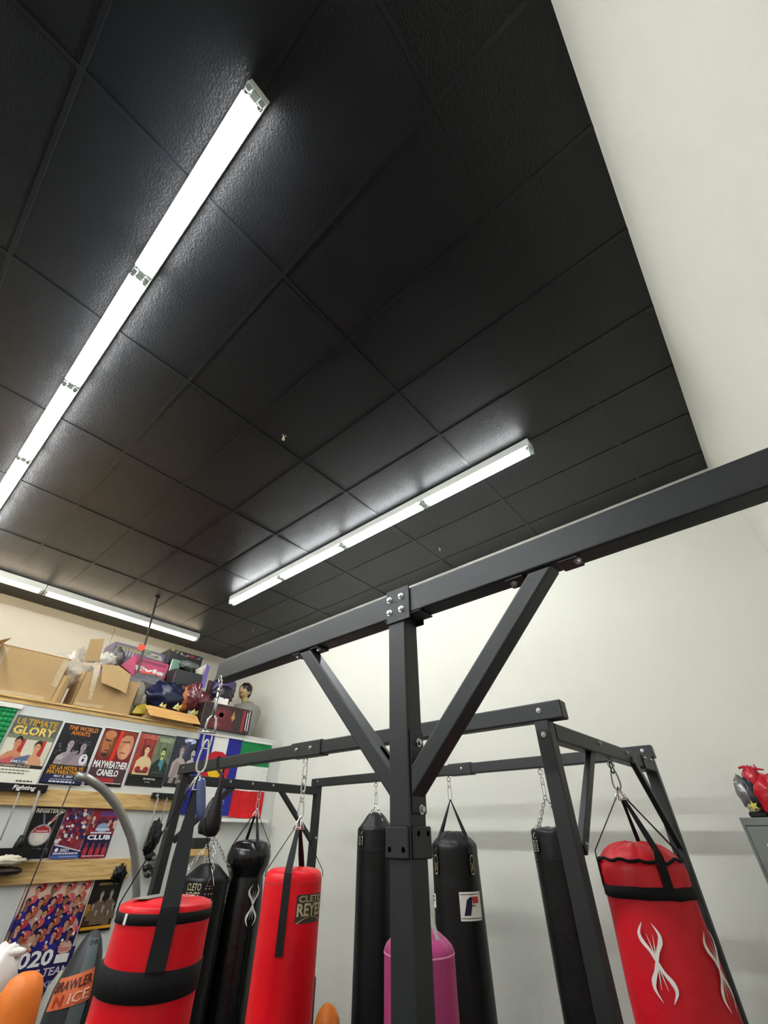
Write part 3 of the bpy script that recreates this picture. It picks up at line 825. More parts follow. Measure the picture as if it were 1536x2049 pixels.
# 7 --- pink bag behind the main post
C = Cyl(-1.530, RY0+W/2, 0.148)
bg = thing('punching_bag', 'pink punching bag showing on both sides of the main steel post', 'punching bag', (C.x, C.y, FLOOR+.05), 'hanging punching bags')
body(C, -0.372, -1.5, M_PINK, [(0.2, .055), (0.42, .052), (0.6, .042), (0.8, .022), (0.94, .004), (1.0, -.012), (1.0, -.03)], amp=0.015, depth=.1, seed=41, dome=.008, mid=lambda z: 1+.05*min(1, max(0, -.4-z))).build('body', bg)
band(C, -.395, -.388, mat('pale_pink_piping', '#e58fb0', .4), .003).build('piping', bg)
MB().chain((C.x, C.y, 0.345), (C.x, C.y, -0.12), M_CHROME, .042, .024, .0036).build('chain', bg)
for deg in (45, -45, 135, -135):
    rim = C.p(deg, -.345, -.035)
    MB().ribbon([Vector((C.x, C.y, -.12)), Vector((C.x, C.y, -.12)).lerp(rim, .5), rim], C.t(deg), .018, mat('silver_webbing', '#b7b8b0', .5), .003).build('strap', bg)

# 9 --- worn red bag on the right
C = Cyl(xr(2.75), 2.75, 0.181)
bg = thing('punching_bag', 'worn red punching bag on the right with white curled emblems', 'punching bag', (C.x, C.y, FLOOR+.2), 'hanging punching bags')
def midr(z):
    k = max(0, -z-.1)
    return 0.985+.03*math.exp(-((z+.14)/.05)**2)+.10*min(1, max(0, (k-.06)*2.6)) - .12*max(0, k-.62)
body(C, -0.105, -1.25, M_REDW, [(0.2, .078), (0.45, .072), (0.65, .060), (0.8, .042), (0.92, .018), (1.0, -.008), (1.02, -.03)], amp=0.026, depth=.18, seed=51, dome=.022, mid=midr).build('body', bg)
band(C, -0.098, -0.085, M_WEB, .007, wob=.016).build('drawstring', bg)
band(C, -0.222, -0.179, M_WEB, .009, wob=.006).build('wide_band', bg)
MB().link((C.x, C.y, .285), (0, 0, 1), C.t(60), .05, .026, .004, M_BLKS).build('hook', bg)
MB().carabiner((C.x, C.y, .285), (C.x, C.y, .188), C.t(-20), mat('grey_carabiner', '#7f7f78', .35, metal=.9), .048, .0042).build('carabiner', bg)
top = Vector((C.x, C.y, .198))
for deg, zend, w in ((26, -.190, .040), (-78, -.190, .024), (112, -.13, .020), (172, -.13, .026)):
    nn = C.n(deg)
    tri_ring(top, top+nn*.03-Vector((0, 0, .055)), C.t(deg), .03, .0035).build('ring', bg)
    strap_from(C, deg, top+nn*.026-Vector((0, 0, .05)), -0.060, zend, w*.75, w, M_WEB, wtop=.016, rimdr=.008).build('strap', bg)
em = MB()
Ce = Cyl(C.x, C.y, C.R*1.04)
spider(em, lambda s, t: Ce.p(-13+math.degrees(s/C.R), -.400+t, .012), .112, M_WHITE)
em.build('emblem', bg)
em = MB(); spider(em, lambda s, t: Ce.p(60+math.degrees(s/C.R), -.42+t, .012), .112, M_WHITE); em.build('emblem', bg)

# things hanging by the carabiner and on the front rack beam
bl = mat('translucent_blue_sleeve', '#4a5486', .18, spec=.7, coat=.4)
o = MB()
vw = Cyl(-2.0, 1.1, 1).t(0)
cc = Vector((-2.028, 1.062, 0))
o.sweep([Vector((-1.969, 1.067, .188)).lerp(Vector((-1.952, 1.099, .044)), t) for t in (0, .06, .35, .7, .9, .98, 1)], [.010, .0155, .017, .0175, .0165, .010, .003], bl, 16, flat=(1.15, .8))
oo = o.build('rubber_strap', None)
tag(oo, 'glossy blue rubber sleeve hanging beside the carabiner above the near red bag', 'strap')
sb = thing('speed_bag', 'dark maroon teardrop bag slung over the front beam of the rack', 'small bag', (-3.20, RY0-.08, .02))
m_ = mat('dark_maroon_leather', (0.009, 0.0045, 0.005), .55, bump=.3, bscale=30, spec=.3)
MB().lathe(-3.185, RY0-.085, [(.004, .35), (.012, .33), (.018, .26), (.030, .19), (.046, .12), (.057, .06), (.056, .02), (.040, -.010), (.01, -.018)], m_, 28).build('body', sb)
MB().ribbon([(-3.45, RY0+W+.004, .37), (-3.45, RY0+W+.004, RZ1+.003), (-3.45, RY0-.004, RZ1+.004), (-3.42, RY0-.006, RZ0), (-3.20, RY0-.085, .34)], [Vector((1, 0, 0))]*5, .022, M_WEB, .003).build('strap', sb)
MB().lathe(-3.33, RY0-.03, [(.01, .21), (.03, .18), (.055, .10), (.068, .04), (.055, .0), (.01, -.01)], M_BLKV, 24).build('second_lobe', sb)

# ------------------------------------------------------------------ curved machine arm with its cord
XA = -4.4
arc_px = [(152, 1553), (172, 1556), (190, 1567), (206, 1579), (219, 1594), (231, 1609), (241, 1626), (248, 1640), (254, 1655), (261, 1672), (266, 1691), (270, 1715), (272, 1746), (273, 1790)]
pts = [at_x(a, b, XA) for a, b in arc_px]
last = pts[-1]
pts += [Vector((XA, last.y+.01, last.z-.3)), Vector((XA, last.y+.01, FLOOR+.01))]
am = thing('machine_arm', 'grey curved steel arm of a machine rising behind the near red bag', 'machine arm', (XA, last.y, FLOOR))
gm = mat('grey_painted_tube', '#8b8983', .3, spec=.6, metal=.4)
MB().sweep(pts, .030, gm, 14, flat=(1.0, 1.0)).build('tube', am)
MB().box((XA-.12, last.y-.15, FLOOR), (XA+.25, last.y+.22, FLOOR+.012), gm).build('base', am)
c0 = at_x(146, 1560, XA)
MB().cyl(c0+Vector((0, 0, .01)), (c0.x, c0.y, FLOOR+.3), .0045, M_BLKV, 6).build('cord', am)

# ------------------------------------------------------------------ flags and posters
def cloth(mb, y0, y1, z0, z1, colf, ny=24, nz=24, amp=.010, seed=0, x=XP+.022):
    vs = []
    for i in range(ny+1):
        for j in range(nz+1):
            u, v = i/ny, j/nz
            d = amp*math.sin(u*9+v*2+seed)*(1-v*.6)+amp*.6*noise.noise(Vector((u*4, v*3, seed)))
            vs.append((x+d, y0+(y1-y0)*u, z0+(z1-z0)*v+.006*math.sin(u*6+seed)*(1-v)))
    for i in range(ny):
        for j in range(nz):
            a = i*(nz+1)+j
            mb.add([vs[a], vs[a+nz+1], vs[a+nz+2], vs[a+1]], [(0, 1, 2, 3)], colf((i+.5)/ny, (j+.5)/nz), True)
    return vs
fm = lambda h: mat('flag_'+h, h, .6, bump=.2, bscale=200, spec=.25)
def flag_body(mb, name, parent):
    o = mb.build(name, parent); s = o.modifiers.new('thickness', 'SOLIDIFY'); s.thickness = .002; return o
fg = thing('flag', 'green, white and red striped flag hung sideways on the wall near the corner', 'flag', (XP, 3.85, .17), 'flags on the wall')
mb = MB(); cloth(mb, 3.585, 4.090, .165, 1.030, lambda u, v: fm('f3f1ec') if .335 < v < .665 else (fm('1f8a4c') if v > .5 else fm('dc2128')), 20, 60, seed=2)
flag_body(mb, 'cloth', fg); MB().box((XP+.008, 3.60, 1.022), (XP+.034, 4.088, 1.045), fm('e9e6dd'), bev=.003).build('header', fg)
fg = thing('flag', 'blue and white flag with a red ring around a yellow disc, beside the striped flag', 'flag', (XP, 3.27, .17), 'flags on the wall')
FY0, FY1, FZ0, FZ1 = 2.945, 3.583, .185, 1.035
mb = MB()
def cf(u, v):
    y = FY0+(FY1-FY0)*u; z = FZ0+(FZ1-FZ0)*v
    d = math.hypot(y-3.262, z-.655); a = math.degrees(math.atan2(z-.655, y-3.262))
    if d < .105: return fm('f5c81f')
    if d < .205 and not (-118 < a < -62): return fm('cb1f30')
    return fm('f3f1ec') if .335 < u < .665 else fm('2b2f93')
cloth(mb, FY0, FY1, FZ0, FZ1, cf, 60, 76, seed=5)
flag_body(mb, 'cloth', fg); MB().box((XP+.008, FY0, 1.028), (XP+.034, FY1, 1.050), fm('e9e6dd'), bev=.003).build('header', fg)
fg = thing('flag', 'green edge of a flag hanging at the far left above the posters', 'flag', (XP, .6, .3), 'flags on the wall')
mb = MB(); cloth(mb, .1, .945, .30, .985, lambda u, v: fm('1f8a4c') if u > .55 else fm('f3f1ec'), 24, 16, seed=9)
flag_body(mb, 'cloth', fg); MB().box((XP+.008, .1, .985), (XP+.034, .975, 1.025), fm('e9e6dd'), bev=.003).build('header', fg)

class Poster:
    def __init__(s, label, y0, y1, z0, z1, bg, border='f2efe8', bw=.012):
        s.y0, s.y1, s.z0, s.z1 = y0, y1, z0, z1; s.k = 0; s.label = label
        s.mb = MB(); s.x = XP+.0035
        s.mb.box((XP+.001, y0, z0), (XP+.0035, y1, z1), ink(border))
        b = bw/(y1-y0); c = bw/(z1-z0)
        s.rect(b, c, 1-b, 1-c, bg)
    def P(s, u, v): return (s.x+s.k*.00035, s.y0+(s.y1-s.y0)*u, s.z0+(s.z1-s.z0)*v)
    def rect(s, u0, v0, u1, v1, c): return s.poly([(u0, v0), (u1, v0), (u1, v1), (u0, v1)], c)
    def poly(s, pts, c):
        s.k += 1; s.mb.add([s.P(*p) for p in pts], [tuple(range(len(pts)))], ink(c)); return s
    def ell(s, cx, cy, rx, ry, c, rot=0, n=18):
        asp = (s.z1-s.z0)/(s.y1-s.y0); r = math.radians(rot); pts = []
        for i in range(n):
            a = 2*math.pi*i/n; x = rx*math.cos(a); y = ry*asp*math.sin(a)
            pts.append((cx+x*math.cos(r)-y*math.sin(r), cy+(x*math.sin(r)+y*math.cos(r))/asp))
        return s.poly(pts, c)
    def text(s, t, u0, v0, u1, v1, c, bold=.02):
        s.k += 1; s.mb.text(t, lambda u, v: s.P(u0+(u1-u0)*u, v0+(v1-v0)*v), ink(c), bold=bold); return s
    def bars(s, u0, u1, v, h, c, n=6, seed=0):
        """unreadably small print"""
        r = random.Random(seed); u = u0
        s.k += 1
        while u < u1-.02:
            w = r.uniform(.03, .09); e = min(u+w, u1)
            s.mb.add([s.P(u, v), s.P(e, v), s.P(e, v+h), s.P(u, v+h)], [(0, 1, 2, 3)], ink(c)); u = e+.015
        return s
    def person(s, cx, cy, k, skin, hair, top=None, glove=None, dark=None, beard=False):
        """head and shoulders, cy = chin height"""
        s.poly([(cx-.55*k, cy-.95*k), (cx-.52*k, cy-.35*k), (cx-.3*k, cy-.16*k), (cx-.1*k, cy-.1*k), (cx+.1*k, cy-.1*k), (cx+.3*k, cy-.16*k), (cx+.52*k, cy-.35*k), (cx+.55*k, cy-.95*k)], top or skin)
        s.poly([(cx-.1*k, cy-.18*k), (cx-.11*k, cy+.06*k), (cx+.11*k, cy+.06*k), (cx+.1*k, cy-.18*k)], skin)
        s.ell(cx, cy+.26*k, .19*k, .19*k, hair)
        s.ell(cx, cy+.17*k, .165*k, .16*k, skin)
        d = dark or hair
        s.poly([(cx-.10*k, cy+.20*k), (cx-.03*k, cy+.19*k), (cx-.03*k, cy+.215*k), (cx-.10*k, cy+.225*k)], d)
        s.poly([(cx+.10*k, cy+.20*k), (cx+.03*k, cy+.19*k), (cx+.03*k, cy+.215*k), (cx+.10*k, cy+.225*k)], d)
        s.poly([(cx-.05*k, cy+.075*k), (cx+.05*k, cy+.075*k), (cx, cy+.055*k)], d)
        if beard: s.ell(cx, cy+.05*k, .09*k, .04*k, hair)
        if glove:
            for q in (-1, 1):
                s.ell(cx+q*.27*k, cy-.72*k, .2*k, .15*k, glove)
                s.ell(cx+q*.27*k, cy-.68*k, .10*k, .06*k, d)
        return s
    def done(s):
        o = s.mb.build('poster'); tag(o, s.label, 'poster', 'posters on the white wall'); return o

p = Poster('boxing poster reading ULTIMATE GLORY in gold over two shirtless fighters', .965, 1.385, .372, .948, '5c6260', 'eeeadb', .004)
p.rect(0, 0, 1, .22, 'ece8d8')
p.rect(.02, .26, .97, .70, 'd8d3bd'); p.rect(.30, .40, .42, .69, 'b8332e'); p.rect(.74, .40, .84, .66, 'b8332e'); p.rect(.02, .64, .97, .70, '7b8168')
p.text('ULTIMATE', .06, .85, .92, .95, 'c9962f', .03); p.text('GLORY', .06, .70, .93, .84, 'd8ae3e', .04)
p.text('GLORY', .08, .72, .91, .82, 'f0d882', .0)
p.person(.28, .50, .40, 'c98764', '221a17', dark='7a4632'); p.person(.70, .46, .40, 'd19a72', '2a1e18', glove='d4512f', dark='7a4632')
p.poly([(.0, .28), (.3, .38), (.35, .26), (.0, .26)], 'c4555a'); p.poly([(.35, .35), (.62, .42), (.60, .28), (.3, .28)], '59688a')
p.rect(.0, .0, 1, .22, 'ece8d8'); p.rect(.02, .22, .97, .27, '2c2422'); p.text('JUNE 7, 1996', .30, .285, .64, .325, 'f1ecdf'); p.text('CAESARS PALACE', .15, .232, .72, .262, 'd9cfae')
p.bars(.05, .78, .175, .016, '6b6a60', seed=1); p.bars(.05, .70, .135, .016, '6b6a60', seed=2); p.bars(.58, .90, .03, .022, '4e4d48', seed=3)
p.done()
p = Poster('dark boxing poster reading THE WORLD AWAITS in orange with two facing fighters', 1.392, 1.790, .378, .943, '1d1c20', 'f2efe8', .009)
p.text('THE WORLD', .16, .88, .90, .955, 'd07a2c', .03); p.text('AWAITS', .27, .80, .74, .87, 'd07a2c', .03)
r = random.Random(3)
for k in range(60): p.ell(r.uniform(.08, .92), r.uniform(.32, .72), r.uniform(.012, .03), .014, r.choice(('4b474e', '6d6870', '3a363c')))
p.person(.36, .56, .44, 'a7979c', '2b272b', dark='4a4146'); p.person(.68, .54, .42, '9d8d92', '39343a', dark='4a4146')
p.poly([(.30, .34), (.42, .52), (.60, .56), (.52, .40), (.38, .29)], '8d8087'); p.ell(.22, .42, .08, .045, 'b9adb3'); p.ell(.78, .42, .10, .09, 'e4dfe2'); p.ell(.79, .43, .045, .05, '201d22'); p.poly([(.72, .33), (.84, .34), (.86, .46), (.74, .46)], 'ded8dc'); p.ell(.78, .41, .03, .03, '1d1c20')
p.rect(.03, .16, .97, .315, '1d1c20'); p.rect(.03, .03, .97, .17, '1c2145')
p.text('DE LA HOYA VS', .10, .235, .88, .30, 'd39127', .03); p.text('MAYWEATHER', .08, .165, .86, .23, 'd39127', .03); p.text('MAY 5, 2007', .27, .115, .70, .155, 'e9e6ee', .02)
p.bars(.22, .78, .085, .014, 'b9b8cc', seed=4); p.bars(.2, .8, .045, .024, 'd9d9e2', seed=5)
p.done()
p = Poster('red poster reading MAYWEATHER CANELO under two close-up half faces', 1.800, 2.195, .388, .950, '2a1318', 'f3f0ea', .009)
p.rect(.03, .42, .97, .97, '7a1f22'); p.ell(.24, .72, .21, .26, '7b4429'); p.ell(.22, .74, .13, .20, 'b06b3e'); p.ell(.24, .88, .15, .07, 'c08054')
p.ell(.73, .72, .20, .25, 'c98a66'); p.poly([(.55, .97), (.92, .97), (.95, .78), (.84, .90), (.66, .90), (.56, .84)], '8b3a22'); p.ell(.78, .62, .11, .14, 'dba27d')
p.poly([(.14, .765), (.30, .755), (.30, .775), (.14, .79)], '2a1612'); p.poly([(.60, .765), (.82, .78), (.82, .80), (.60, .78)], '5b2b1c'); p.poly([(.20, .59), (.34, .59), (.32, .61), (.22, .61)], '5c2a20'); p.poly([(.62, .58), (.78, .57), (.76, .595), (.64, .60)], '9c4c42'); p.ell(.24, .53, .09, .03, '3c2118'); p.poly([(.28, .68), (.34, .64), (.30, .72)], '5c3320'); p.poly([(.60, .67), (.55, .63), (.61, .72)], '9c5f42')
p.poly([(.41, .42), (.47, .97), (.57, .97), (.51, .42)], 'dc2f1e')
p.poly([(.03, .03), (.97, .03), (.97, .40), (.03, .40)], '4a3238')
p.text('MAYWEATHER', .06, .31, .96, .43, 'f1ede6', .035); p.text('CANELO', .22, .18, .78, .29, 'f1ede6', .035)
p.rect(.18, .075, .72, .155, 'a5232c'); p.rect(.03, .02, .97, .06, '14100f'); p.bars(.18, .93, .065, .014, 'dbd5d2', seed=6)
p.done()
p = Poster('street art style poster of a red fighter beside a green one', 2.215, 2.640, .420, .958, '3c3b34', '2b2a28', .003)
p.rect(.01, .22, .50, .97, 'b2453c'); p.rect(.50, .22, .99, .97, '77866a'); p.rect(.01, .02, .99, .17, '1b1c1c')
for k in range(70):
    u = r.uniform(.03, .97); p.poly([(u, r.uniform(.5, .9)), (u+.02, r.uniform(.5, .9)), (u+.012, r.uniform(.4, .9))], r.choice(('c76a5a', '8b2d2b')) if u < .47 else r.choice(('9fb184', '55684e')))
p.text('CANELO', .06, .87, .50, .95, 'd98a70', .02); p.text('KENNEDY', .55, .84, .97, .92, 'b5c79a', .02)
p.person(.28, .58, .40, 'dcc191', '6e1d22', glove='b2353c', dark='8c2c30'); p.person(.74, .56, .40, 'c6cc7e', '20302a', top='26332f', dark='33463a', beard=True)
p.poly([(.66, .30), (.80, .30), (.82, .50), (.70, .50)], '4e8b8e'); p.ell(.66, .32, .10, .075, '24322f'); p.rect(.12, .24, .42, .28, '7a2a26'); p.rect(.56, .24, .86, .28, '3c4a3c')
p.bars(.4, .72, .12, .03, 'bdbdb4', seed=7); p.bars(.45, .62, .07, .02, '8d8d86', seed=8)
p.done()
p = Poster('dark blue grey poster of two pale fighters left of the flags', 2.645, 3.010, .436, .966, '2e3140', '3a3c46', .002)
p.ell(.55, .93, .22, .06, 'b9c0de'); p.ell(.52, .93, .10, .03, 'eef1ff'); p.poly([(.45, .92), (.60, .92), (.42, .45), (.30, .45)], '474c66')
p.person(.34, .62, .46, 'b3a59c', '6b615c', dark='3b3431'); p.person(.76, .60, .46, 'c7beb6', '1c1d24', dark='33313a', beard=True)
p.poly([(.12, .06), (.22, .50), (.36, .46), (.26, .06)], '9b8d84'); p.poly([(.36, .06), (.42, .40), (.52, .38), (.48, .06)], '8c8077'); p.rect(.02, .02, .98, .07, '16161a')
p.done()
p = Poster('black poster with a round medal hanging from a ribbon', 1.480, 1.745, -.185, .203, '141313', '141313', .001)
p.text('REGISTERED', .04, .88, .97, .97, 'e9e2cc', .03)
p.poly([(.44, .62), (.30, .86), (.36, .86), (.50, .62)], '6d6b86'); p.poly([(.52, .62), (.80, .92), (.92, .92), (.60, .62)], 'd8cfc6'); p.poly([(.60, .70), (.72, .82), (.78, .82), (.66, .70)], 'b8343a')
p.ell(.46, .44, .34, .215, '8f8a88'); p.ell(.46, .44, .30, .19, 'c8c2bc'); p.poly([(.18, .48), (.74, .48), (.66, .58), (.46, .63), (.26, .58)], '9c2a2c'); p.rect(.28, .51, .66, .525, 'e9dcd4'); p.rect(.24, .47, .70, .485, 'e9dcd4'); p.rect(.32, .32, .62, .44, 'dbd3c1')
p.text('2020', .10, .04, .92, .20, '55504f', .03)
p.done()
p = Poster('crowded red, white and blue championships poster between the medal poster and the club poster', 1.747, 2.000, -.190, .203, '8d3340', 'c7c2c6', .002)
for k in range(90):
    u = r.uniform(.04, .94); v = r.uniform(.30, .96); a = r.uniform(.02, .07)
    p.ell(u, v, a, a*.9, r.choice(('a72f38', 'ddd3cf', '2c2a5a', 'c9947c', 'e8e2de', '3f3b70', '8c2029')), rot=r.uniform(0, 90), n=9)
p.poly([(.0, .24), (.0, .28), (1, .14), (1, .10)], 'c9ccd8'); p.poly([(0, 0), (1, 0), (1, .12), (0, .25)], '1d2550'); p.rect(0, 0, 1, .06, '4a62a8')
p.text('2021', .26, .125, .56, .185, 'e9e6ea', .03); p.ell(.14, .16, .06, .04, 'e9e6ea'); p.bars(.06, .92, .075, .035, 'd5d3e0', seed=9); p.bars(.3, .9, .025, .018, 'a9b4dc', seed=10)
p.done()
p = Poster('small blue and red poster reading CLUB below its cap picture', 2.003, 2.265, -.193, .205, '2a2448', '5b2c3c', .002)
p.rect(.0, .45, 1, 1, '8e2630'); p.text('2020', .30, .84, .92, .95, '4f4fa8', .03)
for k in range(26):
    u = r.uniform(.05, .95); p.ell(u, r.uniform(.62, .80), .055, .045, r.choice(('c08a74', '7a2630', '3a2d54', 'd8b09a')), n=10)
p.ell(.52, .60, .22, .10, '8fa0bd'); p.rect(.28, .54, .80, .59, 'c3ccd8')
p.bars(.14, .92, .48, .035, 'e3dfe6', seed=11); p.text('CLUB', .08, .355, .93, .455, 'f1eef2', .04)
for k in range(4):
    for q in range(2):
        p.person(.16+k*.22, .24-q*.10, .16, 'b04a52', '5c1f2c', top='a8303a', dark='3a1420')
p.bars(.1, .9, .03, .018, 'cfcad8', seed=12)
p.done()
p = Poster('large team poster reading 2020 OLYMPIC TEAM with rows of boxers in red and blue', 1.655, 2.240, -1.12, -.338, '2a2668', 'efece6', .006)
p.rect(.02, .45, .98, .99, 'd9bba8'); p.poly([(.02, .40), (.5, .42), (.98, .58), (.98, .72), (.02, .66)], 'a88474'); p.poly([(.40, .3), (.98, .3), (.98, .74), (.84, .70), (.7, .56)], '252462')
for row, (vy, n, off) in enumerate(((.86, 4, .16), (.76, 5, .08), (.66, 4, .14), (.56, 4, .06), (.475, 4, .14))):
    for q in range(n):
        u = off+.04+q*(.86/n); sc = .19
        p.ell(u+.05, vy+.065, .062, .036, ('b5313a', 'c9505a', 'a9543f')[(q+row) % 3], rot=r.uniform(0, 60)); p.ell(u+.03, vy+.075, .02, .012, 'e3a08e')
        p.person(u, vy, sc, ('c98e70', '8d5c44', 'b57a5c')[(q+row) % 3], '35211c', top=('2b2a92', 'c4a08c', '2f2c86', '26266e')[(q*3+row*2) % 4], dark='3c2018')
        p.poly([(u-.07, vy-.02), (u-.02, vy-.055), (u-.03, vy-.09), (u-.09, vy-.04)], 'cf9a74'); p.ell(u-.06, vy-.075, .03, .018, 'cf5a4a'); p.ell(u+.02, vy-.10, .018, .012, 'e6ddd8')
p.rect(.02, .01, .98, .40, '262052')
p.text('2020', .10, .275, .70, .405, 'ece6e2', .03)
p.poly([(.74, .28), (.92, .28), (.92, .35), (.74, .35)], 'e6e1dc'); p.ell(.83, .385, .09, .035, 'd9a99a'); p.rect(.76, .375, .90, .382, '9c3a3a'); p.rect(.76, .392, .90, .399, '9c3a3a')
p.text('OLYMPIC TEAM', .03, .190, .97, .255, 'cfc2cc', .02); p.text('BOXING', .52, .10, .96, .15, 'b7aac4', .02)
p.rect(.60, .02, .90, .085, '1c1d4c'); p.bars(.1, .5, .06, .03, 'c9c4d4', seed=13)
p.poly([(.86, .50), (.90, .50), (.88, .54)], 'ece8f2')
p.done()
p = Poster('small black poster of pale boxers above a yellow stripe', 2.245, 2.520, -.740, -.358, '1c1611', '1c1611', .001)
p.bars(.2, .85, .87, .045, 'a08a4e', seed=14); p.poly([(0, .12), (.25, .12), (.12, .52), (0, .52)], 'a8742a'); p.rect(0, .12, 1, .30, '4a2c1a')
for u, v, k in ((.40, .62, .34), (.72, .64, .34), (.20, .44, .24), (.55, .40, .28), (.88, .44, .24), (.35, .34, .22), (.75, .32, .22)): p.person(u, v, k, 'a3988c', '4e463e', top='6b5646', dark='3a322c')
p.rect(0, .05, 1, .105, 'd79a25'); p.rect(0, 0, 1, .045, '0f0d0c')
p.done()

# ------------------------------------------------------------------ things on the wall boards
XB = XP+.038
a = at_x(-6, 1566, XB); b_ = at_x(95, 1572, XB); c_ = at_x(91, 1588, XB)
bar_ = thing('rope_rack', 'black bar with small white lettering screwed to the upper pine board', 'wall rack', (XB, b_.y-.2, c_.z), 'black bars on the upper board')
mb = MB().box((XB, a.y-.2, c_.z), (XB+.045, b_.y, b_.z), M_BLKS, bev=.004); mb.build('bar', bar_)
y0 = at_x(24, 1575, XB).y; y1 = at_x(68, 1578, XB).y; zc = (b_.z+c_.z)/2
MB().text('Fighting', lambda u, v: (XB+.0465, y0+(y1-y0)*u, zc-.024+.044*v), M_WHITE, italic=.05, bold=.02).build('lettering', bar_)
a2 = at_x(304, 1586, XB); c2 = at_x(345, 1600, XB)
bar2 = thing('rope_rack', 'short black bar on the upper pine board beside the left rack post', 'wall rack', (XB, a2.y+.2, c2.z), 'black bars on the upper board')
MB().box((XB, a2.y, c2.z), (XB+.045, a2.y+.42, a2.z), M_BLKS, bev=.004).build('bar', bar2)
MB().bolt((XB+.045, a2.y+.05, (a2.z+c2.z)/2), (1, 0, 0), .012).build('bolt', bar2)
ropem = mat('clear_grey_rope', '#a5a298', .25, spec=.6, alpha=.8)
for i, (pa, pb, rr, lab) in enumerate((((38, 1588), (0, 1682), .007, 'thin grey skipping rope hanging at the far left edge of the wall'),
                                       ((78, 1586), (48, 1672), .013, 'thick clear skipping rope hanging left of the medal poster'),
                                       ((334, 1598), (318, 1660), .006, 'thin skipping rope with a black handle hanging by the rack post'),
                                       ((316, 1598), (286, 1700), .009, 'clear skipping rope hanging under the short black bar'))):
    A_ = at_x(pa[0], pa[1], XB+.06); B_ = at_x(pb[0], pb[1], XB+.05)
    t = thing('skipping_rope', lab, 'rope', tuple(B_), 'skipping ropes on the wall')
    MB().sweep([A_+Vector((-.03, 0, .015)), A_, A_.lerp(B_, .5)+Vector((.01, 0, 0)), B_], rr, ropem, 8).build('rope', t)
    if i in (1, 2):
        MB().sweep([B_, B_-Vector((0, .01, .06)), B_-Vector((0, .03, .16))], [.03, .035, .028], M_BLKV, 10).build('handle', t)
def simple(name, label, cat, mb, group=None):
    return tag(mb.build(name), label, cat, group)
P_ = lambda x, y: at_x(x, y, XP+.10)
simple('folded_belt', 'black belt lying along the lower pine board at the left edge', 'belt',
       MB().ribbon([P_(-10, 1706), P_(20, 1707), P_(50, 1708), P_(88, 1710)], Vector((0, 0, 1)), [.06, .07, .075, .06], M_BLKV, .05))
simple('rolled_towel', 'pale crumpled towel on the lower board at the left edge', 'towel', MB().blob(P_(5, 1722), (.06, .16, .035), mat('pale_towel', '#d6cdb4', .8), .4, 6, 3))
simple('brown_glove', 'dark brown mitt lying under the pale towel at the left edge', 'mitt', MB().blob(P_(6, 1744), (.05, .13, .028), mat('dark_brown_leather', '#2a1813', .5), .3, 4, 5))
simple('black_bow', 'small black bow pinned above the small dark poster', 'bow', MB().blob(at_x(238, 1748, XP+.04), (.03, .05, .05), M_BLKV, .8, 5, 7))
q = MB()
for k in range(9):
    c0_ = at_x(292+r.uniform(-10, 20), 1722+r.uniform(-12, 28), XP+.08)
    q.blob(c0_, (.03, .045, .03), r.choice((M_BLKV, mat('grey_clip', '#6d675e', .5))), .5, 4, k, n=12)
simple('clip_bunch', 'tangle of small dark clips on the wall between the curved arm and rack post', 'clips', q)
q = MB().blob(at_x(308, 1672, XP+.08), (.03, .06, .12), M_BLKV, .5, 5, 9).blob(at_x(297, 1690, XP+.08), (.03, .04, .07), M_BLKV, .5, 5, 2)
simple('wrist_grip', 'black grip hanging on the wall just left of the rack post', 'grip', q)

# ------------------------------------------------------------------ stored goods on the loft
SH = ZP
def yz(px, py, X):
    v = at_x(px, py, X); return v.y, v.z
def carton(name, label, cat, X, tl, br, depth, m, rot=0, bev=.006, group=None, ground=False, down=False):
    y0, z1 = yz(tl[0], tl[1], X); y1, z0 = yz(br[0], br[1], X)
    if ground: z0 = SH+.001
    zb = SH+.001 if down else z0        # down: a tall box whose lower part is hidden by the pile
    t = thing(name, label, cat, (X-depth/2, (y0+y1)/2, zb), group)
    mb = MB(); mb.box((X-depth, y0, zb), (X, y1, z1), m, rot=rot, bev=bev)
    mb.build('box', t)
    return t, y0, y1, z0, z1
# large taped box
X = -5.80
t, y0, y1, z0, z1 = carton('cardboard_box', 'large taped brown cardboard box at the left end of the loft', 'box', X, (8, 1290), (106, 1392), .62, M_CARD, group='boxes on the storage loft', ground=True)
mb = MB(); mb.box((X-.62, y0-.012, z1), (X+.0, y1+.015, z1+.012), M_CARD, bev=.003); mb.build('lid', t)
mb = MB()
for (u0, u1, v0, v1) in ((.0, .10, .1, .95), (.90, 1.0, .35, .98), (.05, .9, .02, .10)):
    mb.box((X, y0+(y1-y0)*u0, z0+(z1-z0)*v0), (X+.0025, y0+(y1-y0)*u1, z0+(z1-z0)*v1), M_TAPE)
mb.build('tape', t)
MB().ribbon([(X-.02, y0-.16, z1-.09), (X-.04, y0-.02, z1+.006)], Vector((1, 0, 0)), .5, M_CARD, .006).build('flap', t)
# narrow box
ya, za = yz(123, 1350, X); yb, zb = yz(146, 1350, X)
q = MB().sweep([(X-.06, (ya+yb)/2, SH+.005), (X-.06, (ya+yb)/2+.005, za-.02), (X-.10, (ya+yb)/2+.005, za)], [.068, .066, .05], M_CARD, 8, smooth=False)
simple('cardboard_tube', 'narrow folded brown carton standing between the two big boxes', 'box', q, 'boxes on the storage loft')
# plastic wrap
simple('plastic_wrap', 'crumpled clear plastic wrap heaped behind the narrow carton', 'plastic wrap', MB().blob((-6.15, yz(148, 1335, -6.15)[0], yz(148, 1335, -6.15)[1]-.02), (.15, .17, .16), M_PLASTIC, .7, 4, 4, n=28))
